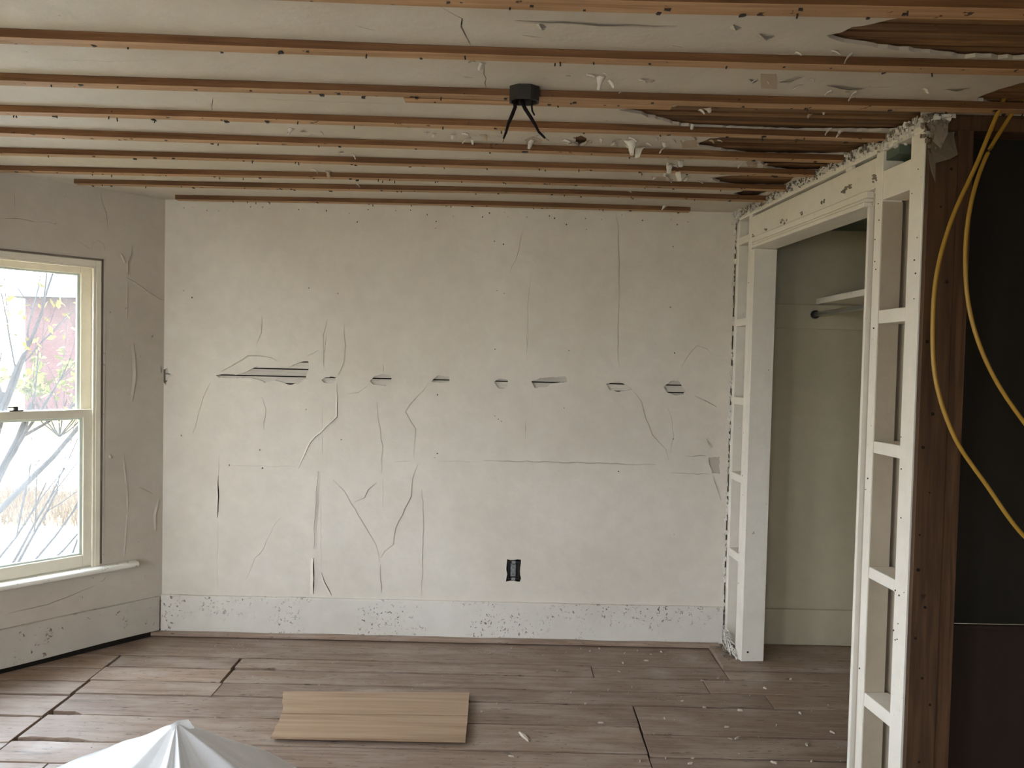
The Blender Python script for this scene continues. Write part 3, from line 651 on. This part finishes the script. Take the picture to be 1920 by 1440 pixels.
# ------------------------------------------------------------------ ceiling box with dangling wires
bx = hit(983, 182, (0, 0, 1), H - .03)
cb = tag(empty('ceiling_junction_box', (bx.x, bx.y, H)), 'blackened ceiling electrical box with old cloth wires dangling from it', 'electrical box')
mb = MB(); k = 8; vs = [(math.cos((a + .5) * math.pi / 4) * .050, math.sin((a + .5) * math.pi / 4) * .038, z) for z in (-.001, -.046) for a in range(k)]
vs += [(x * .86, y_ * .86, z) for x, y_, z in vs[k:]] + [(x * .86, y_ * .86, -.006) for x, y_, z in vs[:k]]
mb.add(vs, [(a, (a + 1) % k, k + (a + 1) % k, k + a) for a in range(k)] + [(k + a, k + (a + 1) % k, 2 * k + (a + 1) % k, 2 * k + a) for a in range(k)] + [(2 * k + a, 2 * k + (a + 1) % k, 3 * k + (a + 1) % k, 3 * k + a) for a in range(k)] + [tuple(3 * k + a for a in range(k))])
mb.build('box', M['metal_black'], cb)
def at_plane(px, py, yy): p = hit(px, py, (0, 1, 0), yy); return Vector((p.x - bx.x, p.y - bx.y, p.z - H))
for pts, r in (([(964, 186), (966, 200), (960, 216), (953, 232), (949, 247), (944, 260)], [.006, .006, .0062, .005, .0042, .0032]), ([(977, 188), (984, 203), (995, 220), (1004, 235), (1010, 247), (1022, 259)], [.006, .0062, .0058, .0048, .004, .0036]), ([(998, 190), (997, 199), (998, 208), (1002, 216)], [.003, .003, .003, .0026])):
    mb = MB(); P = [at_plane(x, y_, bx.y - .005 * k) for k, (x, y_) in enumerate(pts)]; mb.tube(P, r, 7); w = mb.build('wire', M['rubber'], cb, smooth=True)
    if len(pts) > 4: mb = MB(); e = P[-1]; dr = (P[-1] - P[-2]).normalized(); mb.tube([e - dr * .004, e + dr * .012 + Vector((.003, 0, 0))], .0013, 5); mb.build('bare_end', M['copper'], w)

# ------------------------------------------------------------------ closet partition on the right: painted framing
PO = Vector((1.235, 4.33)); pa = Vector((.0763, -.9971))
wr = tag(empty('wall_right', (PO.x, PO.y, 0), math.atan2(pa.y, pa.x)), 'white painted open stud framing around the closet opening', kind='structure')
q = random.Random(41)
def P(name, s0, s1, w0, w1, z0, z1, mat='frame', bevel=.002, jit=.0012, parent=None):
    return MB().box(s0, s1, w0, w1, z0, z1, jit, q).build(name, M[mat], parent or wr, bevel=bevel)
P('top_plate', .002, 1.728, 0, .12, 2.402, 2.4535)
P('stud', .004, .040, .004, .10, 0.021, 2.402); P('stud', .190, .235, 0, .10, .021, 2.402)
jb = P('jamb_board', .2355, .285, -.003, .12, .0215, 2.214); MB().lump((.2855, .03, .075), .006, q).build('knot', M['metal_black'], jb)
for z0, z1 in ((2.265, 2.305), (1.815, 1.857), (1.383, 1.425), (.962, 1.004), (.530, .576)): P('blocking', .0405, .1895, .001, .10, z0, z1)
P('back_panel', .002, .235, .101, .112, .021, 2.402, 'backing', 0)
P('header_board', .240, 1.4395, -.003, .020, 2.274, 2.386); P('header_core', .24, 1.4395, .0205, .118, 2.2165, 2.392, 'frame', 0)
P('header_tab', 1.216, 1.262, -.004, .012, 2.3865, 2.4015)
for s_ in ((.262, 1.396, -.014, .020, 2.248, 2.2735), (.270, 1.390, -.009, .020, 2.232, 2.2475), (.286, 1.388, -.018, .020, 2.214, 2.2315)): P('molding', *s_, bevel=.003)
P('jamb_board', 1.389, 1.405, -.004, .12, .0005, 2.214); P('jamb_strip', 1.409, 1.438, .012, .11, .0005, 2.26, 'backing')
P('stud', 1.4405, 1.480, -.002, .080, .0005, 2.402); P('stud_side_tan', 1.4805, 1.4845, .004, .079, .041, 2.215, 'backing', 0); P('stud', 1.655, 1.729, 0, .10, .0005, 2.402)  # thin board gives the stud side a darker tan than its edge
P('header_board', 1.4805, 1.6545, .004, .095, 2.222, 2.328, jit=.0004)
for z0, z1 in ((1.766, 1.815), (1.286, 1.331), (.817, .858), (.333, .382)): P('blocking', 1.4848, 1.6545, .001, .096, z0, z1)
P('back_panel', 1.4405, 1.729, .101, .112, .0005, 2.402, 'backing', 0)
for s0, s1, w_, n_ in ((1.660, 1.722, -.0012, 16), (1.446, 1.474, -.0032, 9), (.195, .230, -.0012, 6)):
    for _ in range(n_):
        s_, z_ = q.uniform(s0, s1), q.uniform(.2, 2.35); MB().tube([(s_, w_ + .002, z_), (s_, w_ - .0006, z_)], q.uniform(.0016, .0034), 6).build('nail_head', M['metal_black'], wr)
# torn plaster clinging along the top plate and down the corner
mb = MB()
for k in range(800):
    s_ = q.uniform(0, 1.72); hgt = q.random() ** 1.8
    mb.lump((s_, q.uniform(-.010, .002), 2.453 - hgt * .036), q.uniform(.0018, .0062), q, 1.3)
for k in range(90): mb.lump((q.uniform(1.45, 1.735), q.uniform(-.015, .05), 2.45 - q.random() * .05), q.uniform(.003, .009), q, 1.4)
for k in range(60): mb.lump((q.uniform(-.0, .10), q.uniform(-.02, .0), 2.45 - q.random() ** 2 * .06), q.uniform(.004, .012), q, 1.2)
o = mb.build('plaster_crust', M['plaster'], wr); o['kind'] = 'stuff'
mb = MB()
for k in range(420):
    s_ = q.uniform(0.05, 1.72); mb.lump((s_, q.uniform(-.013, -.002), 2.453 - q.random() ** 2 * .034), q.uniform(.0018, .0062), q, 1.3)
o = mb.build('dirt_crust', M['crust'], wr); o['kind'] = 'stuff'
mb = MB()
for k in range(150): mb.lump((q.uniform(-.002, .006), q.uniform(-.012, .004), q.uniform(.03, 2.40)), q.uniform(.003, .008), q, 2.6)
o = mb.build('plaster_edge', M['plaster'], wr); o['kind'] = 'stuff'
for (s_, z_) in ((.27, 2.283), (.43, 2.288), (.62, 2.296), (.66, 2.285), (.83, 2.293), (1.03, 2.306), (1.215, 2.318), (1.235, 2.322), (1.205, 2.312), (1.255, 2.320), (1.427, 2.318), (1.435, 2.305)):
    mb = MB()
    for _ in range(7): mb.lump((s_ + q.uniform(-.014, .014), -.0035, z_ + q.uniform(-.007, .007)), q.uniform(.002, .006), q, 1)
    mb.build('nail_scar', M['crust'], wr)
# frayed wad at the foot of the far stud
mb = MB()
for k in range(90):
    t_ = q.random(); b0 = Vector((.03 + t_ * .20, -.004 - q.uniform(0, .03) * (1 - t_ * .5), .03 + q.uniform(0, .15) * (1 - t_)))
    dr = Vector((q.uniform(.01, .06), q.uniform(-.012, .012), q.uniform(-.06, .02)))
    mb.tube([b0, b0 + dr * .5 + Vector((0, q.uniform(-.006, .006), .004)), b0 + dr], [.0025, .003, .0012], 4)
o = mb.build('frayed_plaster', M['plaster'], wr); o['kind'] = 'stuff'
mb = MB()
for k in range(110): mb.lump((q.uniform(.02, .27), q.uniform(-.07, -.003), .004 + .02 * q.random()), q.uniform(.004, .012), q, .8)
o = mb.build('debris_heap', M['crust']); o.location = (PO.x, PO.y, 0); o.rotation_euler = (0, 0, math.atan2(pa.y, pa.x)); tag(o, 'heap of broken plaster and dirt at the foot of the far closet stud', 'debris', kind='stuff')

# unpainted studs and dark panelling on the end of the closet, facing the camera
SE = 1.7305
we = tag(empty('wall_closet_end', (PO.x + pa.x * SE, PO.y + pa.y * SE, 0)), 'bare brown studs and dark panelling at the closet end', kind='structure')
def Q(name, x0, x1, y0, y1, z0, z1, mat, bevel=.002): return MB().box(x0, x1, y0, y1, z0, z1, .0008, q).build(name, M[mat], we, bevel=bevel)
Q('stud', .004, .102, -.024, -.003, .0005, 2.38, 'stud'); Q('stud', .1035, .156, -.018, .04, .0005, 2.40, 'stud')
Q('top_plate', .0, .72, -.010, .10, 2.402, 2.4535, 'stud'); Q('panel', .1565, .72, .082, .095, .708, 2.401, 'dark_panel', 0); Q('panel', .1565, .72, .076, .090, .0005, .692, 'dark_low', 0); Q('rail', .1565, .72, .060, .0755, .6925, .7075, 'dark_low')
for k in range(16):
    z_ = .3 + k * .13 + q.uniform(-.04, .04); pass
    x_ = q.choice((.022, .05, .08)); MB().tube([(x_, -.0255, z_), (x_, -.0235, z_)], q.uniform(.003, .007), 7).build('nail_hole', M['black'], we)
# torn paper hanging at the top corner
def rag(pts, mat, th=.0015):
    vs = [(x, y_, z) for x, y_, z in pts] + [(x + .001, y_ + th, z) for x, y_, z in pts]; k = len(pts)
    return MB().add(vs, [tuple(range(k)), tuple(range(2 * k - 1, k - 1, -1))] + [(a, k + a, k + (a + 1) % k, (a + 1) % k) for a in range(k)]).build('torn_paper', M[mat], we)
rag([(.015, -.030, 2.40), (.075, -.036, 2.385), (.085, -.050, 2.31), (.06, -.046, 2.295), (.02, -.034, 2.285), (.005, -.03, 2.33)], 'rag')
rag([(-.004, -.028, 2.33), (.022, -.034, 2.30), (.020, -.040, 2.22), (.008, -.032, 2.26)], 'rag'); rag([(.0, -.02, 2.45), (.06, -.03, 2.44), (.055, -.04, 2.38), (.03, -.045, 2.33), (.01, -.03, 2.36)], 'crust')
mb = MB()
for k in range(70): mb.lump((q.uniform(-.02, .05), q.uniform(-.045, -.005), 2.45 - q.random() ** 1.5 * .12), q.uniform(.002, .006), q, 1.5)
o = mb.build('plaster_crust', M['crust'], we); o['kind'] = 'stuff'
mb = MB()
for k in range(26): mb.lump((q.uniform(.0, .07), q.uniform(-.05, -.01), 2.447 - q.random() * .02), q.uniform(.004, .013), q, .8)
o = mb.build('plaster_crust', M['plaster'], we); o['kind'] = 'stuff'

# ------------------------------------------------------------------ closet interior
cl = tag(empty('wall_closet', (1.24, YB, 0)), 'drab painted closet wall with baseboard seen through the opening', kind='structure')
MB().box(.001, .86, -.0005, .03, 0, H).build('plaster', M['closet'], cl)
MB().box(.115, .76, -.018, -.001, .021, .224).build('baseboard', M['closet'], cl, bevel=.003)
MB().box(.115, .76, -.020, -.001, 1.812, 1.948).build('cleat', M['closet'], cl, bevel=.002)
o = MB().box(2.0, 2.05, 2.76, YB - .001, .021, H - .002).build('wall_closet_rear', M['closet']); tag(o, 'drab painted rear wall of the closet', kind='structure')
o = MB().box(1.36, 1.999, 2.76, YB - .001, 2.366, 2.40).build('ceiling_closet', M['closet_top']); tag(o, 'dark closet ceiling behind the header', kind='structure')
sf = tag(empty('closet_shelf', (1.70, 2.80, 1.956)), 'narrow white painted shelf inside the closet', 'shelf')
MB().box(0, .298, 0, 1.528, 0, .020).build('board', M['frame'], sf, bevel=.002); MB().box(-.012, 0, 0, 1.508, -.006, .026).build('edge_strip', M['frame'], sf, bevel=.002)
rd = tag(empty('closet_rod', (1.685, 2.80, 1.893)), 'dull metal hanging rod under the closet shelf', 'rod')
MB().tube([(0, .0, 0), (0, 1.505, 0)], .013, 12).build('rod', M['chrome'], rd, smooth=True); MB().tube([(0, 1.497, 0), (0, 1.509, 0)], .024, 12).build('flange', M['metal_black'], rd)

# ------------------------------------------------------------------ yellow cord looped beside the closet end
def bez(pts, n=14):
    P_ = [Vector(p) for p in pts]; out = []
    for i in range(len(P_) - 1):
        a, b_, c_, d_ = P_[max(i - 1, 0)], P_[i], P_[i + 1], P_[min(i + 2, len(P_) - 1)]
        for k in range(n):
            t_ = k / n; out.append(.5 * ((2 * b_) + (c_ - a) * t_ + (2 * a - 5 * b_ + 4 * c_ - d_) * t_ * t_ + (3 * b_ - a - 3 * c_ + d_) * t_ ** 3))
    return out + [P_[-1]]
outer = [(1935, 105), (1905, 150), (1872, 210), (1830, 310), (1785, 410), (1757, 510), (1749, 610), (1755, 715), (1790, 820), (1850, 910), (1918, 1003)]
inner = [(1990, 880), (1920, 792), (1860, 700), (1822, 600), (1810, 500), (1817, 400), (1842, 310), (1880, 240), (1925, 183), (1960, 110)]
cp = [hit(x, y_, (0, 1, 0), 2.50 - .0001 * y_) for x, y_ in outer]; cp += [hit(1985, 1050, (0, 1, 0), 2.42), hit(2030, 1010, (0, 1, 0), 2.44)] + [hit(x, y_, (0, 1, 0), 2.53 - .00008 * y_) for x, y_ in inner]
cp[0].z = min(cp[0].z, H - .03); cp[-1].z = min(cp[-1].z, H - .03)
mb = MB(); mb.tube(bez(cp, 10), .0068, 8); o = mb.build('hanging_cable_loop', M['cord'], None, smooth=True); tag(o, 'yellow electrical cord hanging in a long loop beside the bare studs', 'cord')

# ------------------------------------------------------------------ loose wood panel on the floor
pc = [on_floor(*p) for p in ((532, 1305), (880, 1307), (872, 1398), (508, 1391))]; mL, mR = on_floor(528, 1347), on_floor(877, 1351)
wp_ = tag(empty('wood_panel', (pc[3].x, pc[3].y, .002)), 'flat tan two-board wood panel lying on the floorboards', 'panel'); o0 = Vector((pc[3].x, pc[3].y))
def slab(A_, B_, C_, D_, z0, z1, qd, rag=.004):
    """Board between two long edges A-B (far) and D-C (near)."""
    n = 9; vs = []
    L = [A_.lerp(D_, i / n) + Vector((qd.uniform(-rag, rag), 0)) for i in range(n + 1)]; R = [B_.lerp(C_, i / n) + Vector((qd.uniform(-.001, .001), 0)) for i in range(n + 1)]
    for z in (z0, z1): vs += [(p.x - o0.x, p.y - o0.y, z) for p in L] + [(p.x - o0.x, p.y - o0.y, z) for p in R]
    m = n + 1; fs = []
    for i in range(n):
        fs += [(i, m + i, m + i + 1, i + 1), (2 * m + i, 2 * m + i + 1, 3 * m + i + 1, 3 * m + i), (i, i + 1, 2 * m + i + 1, 2 * m + i), (m + i, 3 * m + i, 3 * m + i + 1, m + i + 1)]
    fs += [(0, 2 * m, 3 * m, m), (n, m + n, 3 * m + n, 2 * m + n)]
    mb = MB(); mb.add(vs, fs); bm = bmesh.new(); o = mb.build('board', M['ply'], wp_)
    bm.from_mesh(o.data); bmesh.ops.recalc_face_normals(bm, faces=bm.faces); bm.to_mesh(o.data); bm.free(); return o
qd = random.Random(4)
slab(pc[0], pc[1], mR + Vector((0, .004)), mL + Vector((0, .004)), 0.010, .020, qd); slab(mL - Vector((0, .005)), mR - Vector((0, .005)), pc[2], pc[3], 0.010, .020, qd)
for x_ in (.12, .62): MB().box(x_, x_ + .06, .06, .40, 0, .0096).build('batten', M['ply'], wp_)

# ------------------------------------------------------------------ plastic sheet, foreground
pk = hit(331, 1352, (0, 1, 0), 2.05)
ps = empty('plastic_sheet', (pk.x, pk.y, 0)); tag(ps, 'milky plastic sheet rising to a creased peak on the floor', 'plastic sheet')
zp = pk.z; NA, NR = 180, 36; vs = []; fs = []
# (bearing seen from above, 0 = away from camera, 180 = towards it, fall per metre): ridges fall less than the valleys between
keys = [(0, .92), (20, .74), (40, .70), (58, .82), (80, .98), (104, .80), (124, .64), (140, .88), (158, .98), (168, .86), (176, .60), (184, .80), (192, .62), (206, 1.0), (226, .86), (240, .62), (262, .86), (284, .80), (304, .60), (320, .50), (334, .53), (349, .74), (360, .92)]
def fall(a):
    for (a0, f0), (a1, f1) in zip(keys[:-1], keys[1:]):
        if a0 <= a <= a1: t_ = (a - a0) / (a1 - a0); return f0 + (f1 - f0) * (t_ * .7 + .3 * t_ * t_ * (3 - 2 * t_))
    return .8
for i in range(NR + 1):
    t_ = i / NR
    for k in range(NA):
        a = 360 * k / NA; f = fall((a + 24) % 360); ar = math.radians(a); rm = zp / f; rm = rm if rm < .5 else .5 + (-f + math.sqrt(f * f + 6 * (zp - .5 * f))) / 3; r_ = .004 + rm * 1.02 * t_ ** 1.15
        mixf = min(1, r_ / .05); ff = f * mixf + .8 * (1 - mixf)
        wob = noise.noise(Vector((math.cos(ar) * 2.2 + 4, math.sin(ar) * 2.2, r_ * 5))) * .018 * min(1, r_ * 5)
        z = zp - ff * r_ - 1.5 * max(0, r_ - .5) ** 2 + wob; z = max(z, .006 + .02 * abs(noise.noise(Vector((math.cos(ar) * 3, math.sin(ar) * 3, r_ * 3 + 9)))))
        rr = r_ * (1 + .03 * noise.noise(Vector((math.cos(ar) * 5, math.sin(ar) * 5, 2.7))))
        vs.append((math.sin(ar) * rr, math.cos(ar) * rr, z))
for i in range(NR):
    for k in range(NA): fs.append((i * NA + k, i * NA + (k + 1) % NA, (i + 1) * NA + (k + 1) % NA, (i + 1) * NA + k))
vs.append((0, 0, zp)); fs += [(len(vs) - 1, (k + 1) % NA, k) for k in range(NA)]
MB().add(vs, fs).build('sheet', M['plastic'], ps, smooth=True)
# twisted tuft at the peak
mb = MB()
for a, L in ((60, .030), (200, .022)):
    ar = math.radians(a); mb.add([(math.sin(ar) * .0, 0, zp - .004), (math.sin(ar) * L, math.cos(ar) * L, zp - .002), (math.sin(ar) * L * 1.2 + .012, math.cos(ar) * L, zp - .026), (.008, -.012, zp - .022), (.004, -.004, zp + .004)], [(0, 1, 4), (1, 2, 3, 4), (0, 4, 3)])
mb.build('gathered_tip', M['plastic'], ps)

# ------------------------------------------------------------------ chips of plaster and wood on the floor
q = random.Random(77)
def Zg(x, y_): return 800 + x / 2.286, 1160 + y_ / 2.286
spots = [Zg(*p) for p in ((618, 320), (778, 308), (940, 182), (960, 155), (1005, 145), (1095, 355), (1180, 268), (1250, 258), (1275, 270), (1330, 516), (1300, 516), (1285, 466), (1490, 620), (1140, 600), (1130, 622), (915, 612), (1025, 600), (390, 594), (365, 592), (680, 368), (745, 448), (302, 365), (235, 400), (865, 322), (880, 296), (740, 336), (1190, 382), (1385, 330), (1600, 408), (1650, 612), (1345, 396), (1020, 430), (660, 130), (365, 128), (840, 192), (825, 228), (560, 225), (740, 130), (850, 150), (420, 510), (1500, 460), (1740, 490), (1630, 540), (1560, 262), (1450, 300), (270, 150), (700, 140), (905, 140), (1090, 140))]
spots += [(516, 1275), (730, 1268), (580, 1245), (640, 1209), (350, 1209), (440, 1305), (1180, 1240), (590, 1240), (744, 1242), (1040, 1222), (470, 1212), (820, 1214), (900, 1216)]
for k, (px, py) in enumerate(spots[:48]):
    f = on_floor(px, py); L = q.uniform(.007, .017); W = L * q.uniform(.22, .55)
    if k in (39,): L, W = .055, .010
    mb = MB(); n = 5; base = [(math.cos(a * 1.2566) * L * q.uniform(.7, 1.1), math.sin(a * 1.2566) * W * q.uniform(.6, 1.2)) for a in range(n)]; hh = q.uniform(.004, .009)
    vs = [(x, y_, .0) for x, y_ in base] + [(x * q.uniform(.6, .95), y_ * q.uniform(.6, .95), hh * q.uniform(.6, 1.2)) for x, y_ in base]
    mb.add(vs, [tuple(range(n - 1, -1, -1)), tuple(range(n, 2 * n))] + [(a, (a + 1) % n, n + (a + 1) % n, n + a) for a in range(n)])
    o = mb.build('plaster_chip', M['chipm']); o.location = (f.x, f.y, .0005); o.rotation_euler = (0, 0, q.uniform(0, 3.14))
    tag(o, 'small pale chip of debris lying on the worn floorboards', 'debris chip', 'debris chips scattered on the floor')
mb = MB()
for k in range(520):
    x = q.uniform(-1.9, 2.0 if k % 3 else 1.2); y_ = q.choice((q.uniform(3.0, 4.2), q.uniform(4.10, 4.26)))
    if x > 1.2 and y_ > 3.9: continue
    if -1.1 < x < -.1 and 3.08 < y_ < 3.65: continue
    mb.lump((x, y_, .0015), q.uniform(.0010, .0034), q, .6)
o = mb.build('crumbs', M['chipm']); tag(o, 'fine pale crumbs and grit strewn over the floorboards', 'crumbs', kind='stuff')

# ------------------------------------------------------------------ outdoors beyond the window
def noise_mat(name, stops, sc=8, rough=.9):
    t = NT(name); v = t.coords(); return t.done(t.ramp(t.noise(v, sc, 5, .65), stops), rough, spec=.2)
M['lawn'] = noise_mat('leaf_strewn_ground', [(.3, (.10, .075, .028)), (.5, (.17, .12, .045)), (.7, (.20, .16, .05))], 3)
M['drive'] = noise_mat('pale_pavement', [(.3, (.38, .38, .38)), (.7, (.46, .46, .45))], 2)
M['bark'] = noise_mat('grey_bark', [(.3, (.012, .011, .010)), (.7, (.026, .024, .023))], 9)
M['leaf'] = noise_mat('yellow_leaf', [(.3, (.085, .068, .006)), (.7, (.13, .10, .015))], 5)
M['leaf_dry'] = noise_mat('tan_dry_leaf', [(.3, (.06, .035, .018)), (.7, (.10, .065, .03))], 5)
M['leaf_green'] = noise_mat('yellow_green_leaf', [(.3, (.055, .065, .012)), (.7, (.09, .09, .02))], 5)
t = NT('red_brick'); v = t.coords(); br = t.new('ShaderNodeTexBrick'); t.link(v, br.inputs['Vector'])
mp = v.node; mp.inputs['Rotation'].default_value = (math.radians(90), 0, 0)
br.inputs['Color1'].default_value = (.062, .026, .024, 1); br.inputs['Color2'].default_value = (.050, .021, .020, 1); br.inputs['Mortar'].default_value = (.085, .06, .058, 1)
br.inputs['Scale'].default_value = 4.0; br.inputs['Mortar Size'].default_value = .012
M['brick'] = t.done(br.outputs['Color'], .9, spec=.2)
M['roof'] = noise_mat('grey_shingle', [(.3, (.030, .033, .040)), (.7, (.045, .048, .055))], 3)
M['white_out'] = NT('white_siding').done((.5, .5, .5), .7)
GZ = -.55
o = MB().box(-40, 6, 4.9, 60, GZ - .3, GZ).build('ground_yard', M['lawn']); tag(o, 'leaf strewn yard outside the window', kind='structure')
o2 = MB().box(-40, -2.95, -12, 4.9, GZ - .3, GZ).build('ground_side_yard', M['lawn']); tag(o2, 'yard outside the bay', kind='structure')
o = MB().box(-30, 2, 11.5, 17.5, GZ, GZ + .03).build('path_driveway', M['drive']); tag(o, 'pale driveway crossing the yard outside', kind='structure')
o = MB().box(-9, -3.2, 6.6, 9.2, GZ, GZ + .02).build('path_walk', M['drive']); tag(o, 'pale paved walk just outside the window', kind='structure')
hs = tag(empty('brick_house', (-15.5, 26, GZ)), 'red brick house with grey roof beyond the yard', 'house')
MB().box(-1.0, 6.0, 0, 6, 0, 3.9).build('wall', M['brick'], hs)
MB().add([(-1.5, -.5, 3.9), (6.4, -.5, 3.9), (6.4, 6.5, 3.9), (-1.5, 6.5, 3.9), (-1.5, 3, 5.2), (6.4, 3, 5.2)], [(0, 1, 5, 4), (2, 3, 4, 5), (1, 2, 5), (3, 0, 4), (3, 2, 1, 0)]).build('roof', M['roof'], hs)
for x_ in (3.2,):
    wf = MB().box(x_, x_ + 1.3, -.05, .02, 1.5, 3.0).build('window', M['white_out'], hs); MB().box(x_ + .1, x_ + 1.2, -.07, -.051, 1.6, 2.9).build('pane', M['roof'], wf)
def grow(mb, tips, p, d, r, L, depth, q, spread=.55, upb=.12, segs=4):
    pts = [Vector(p)]; rad = [r]; d = Vector(d).normalized()
    for i in range(segs):
        d = (d + Vector((q.uniform(-.16, .16), q.uniform(-.16, .16), q.uniform(-.10, .16) + upb * .3))).normalized()
        pts.append(pts[-1] + d * L / segs); rad.append(r * (1 - .45 * (i + 1) / segs))
    mb.tube(pts, rad, 5 if r > .01 else 4, cap=False)
    if depth == 0: tips.append((pts[-1], d)); return
    for k in range(q.choice((2, 3, 3))):
        i = q.randint(2, segs); nd = (d + Vector((q.uniform(-1, 1), q.uniform(-1, 1), q.uniform(-.4, .8))) * spread).normalized()
        grow(mb, tips, pts[i], nd, rad[i] * q.uniform(.5, .72), L * q.uniform(.55, .85), depth - 1, q, spread, upb, segs)
def leaves(tips, n, size, q, keep=1.0):
    mb = MB()
    for p, d in tips:
        if q.random() > keep: continue
        for _ in range(n):
            c = p + Vector((q.gauss(0, .09), q.gauss(0, .09), q.gauss(0, .09))); a = Vector((q.uniform(-1, 1), q.uniform(-1, 1), q.uniform(-1, 1))).normalized(); b_ = a.cross(Vector((q.uniform(-1, 1), q.uniform(-1, 1), q.uniform(-1, 1)))).normalized(); s_ = size * q.uniform(.6, 1.3)
            mb.add([c - a * s_, c + b_ * s_ * .5 - a * s_ * .1, c + a * s_, c - b_ * s_ * .5 - a * s_ * .1], [(0, 1, 2, 3)])
    return mb
def plant(name, label, cat, loc, stems, leaf, seed, nleaf, lsize, keep, depth=3, spread=.5, group=None):
    q = random.Random(seed); root = tag(empty(name, loc), label, cat, group); mb = MB(); tips = []
    for (ox, oy, dx, dy, dz, r, L) in stems: grow(mb, tips, (ox, oy, 0), (dx, dy, dz), r, L, depth, q, spread)
    mb.build('branches', M['bark'], root, smooth=True)
    if nleaf:
        o = leaves(tips, nleaf, lsize, q, keep).build('leaves', M[leaf], root); o['kind'] = 'stuff'
    return root
plant('yard_tree', 'grey branching tree with sparse yellow leaves near the house', 'tree', (-5.95, 8.4, GZ), [(0, 0, .12, 0, 1, .075, 1.7), (-.05, 0, .45, 0, 1, .055, 1.7), (.03, 0, .75, .1, 1.0, .042, 1.7), (.02, 0, -.1, .2, 1, .05, 1.8)], 'leaf', 5, 3, .05, .45, 4, .55)
plant('bare_shrub', 'bare twiggy shrub leaning close outside the window', 'shrub', (-4.55, 6.9, GZ), [(0, 0, .5, .1, 1, .016, 1.1), (.1, 0, .75, 0, .9, .014, 1.1), (-.1, .1, .3, .2, 1, .015, 1.2), (.2, 0, 1.0, .1, .9, .013, 1.0), (-.25, 0, .6, 0, 1, .014, 1.1), (.4, .1, .7, .2, 1, .012, .9)], 'leaf', 9, 1, .03, .12, 3, .42)
plant('bare_shrub', 'low twiggy shrub with a few yellow leaves beside the tree', 'shrub', (-5.3, 5.6, GZ), [(0, 0, .4, .1, 1, .015, 1.1), (.1, 0, .1, 0, 1, .014, 1.2), (-.1, .1, .8, .1, .9, .014, 1.2), (.3, .1, .6, .1, 1, .013, 1.0), (-.3, 0, .2, .2, 1, .014, 1.2)], 'leaf', 12, 2, .045, .16, 3, .42)
plant('yellow_bush', 'loose yellow-leaved bush in front of the brick house', 'bush', (-11.2, 19.0, GZ), [(0, 0, (k - 3.5) * .45, 0, 1, .02, 1.0) for k in range(8)], 'leaf_green', 15, 9, .09, 1.0, 2, .6)
plant('tan_bush', 'tan dry-leaved bush at the edge of the driveway', 'bush', (-8.2, 18.6, GZ), [(0, 0, (k - 3) * .45, 0, 1, .02, .9) for k in range(7)], 'leaf_dry', 17, 9, .08, 1.0, 2, .6)
mb = MB(); q = random.Random(8)
for k in range(5200):
    x = q.uniform(-9.5, -3.5); y_ = q.uniform(9.3, 11.4); hgt = q.uniform(.08, .42); a = q.uniform(0, 6.28); lx, ly = q.uniform(-.12, .12), q.uniform(-.12, .12)
    mb.add([(x - .008 * math.cos(a), y_ - .008 * math.sin(a), GZ), (x + .008 * math.cos(a), y_ + .008 * math.sin(a), GZ), (x + lx, y_ + ly, GZ + hgt)], [(0, 1, 2)])
o = mb.build('dry_grass', M['leaf_dry']); tag(o, 'dry tan grass along the driveway edge outside', 'grass', kind='stuff')
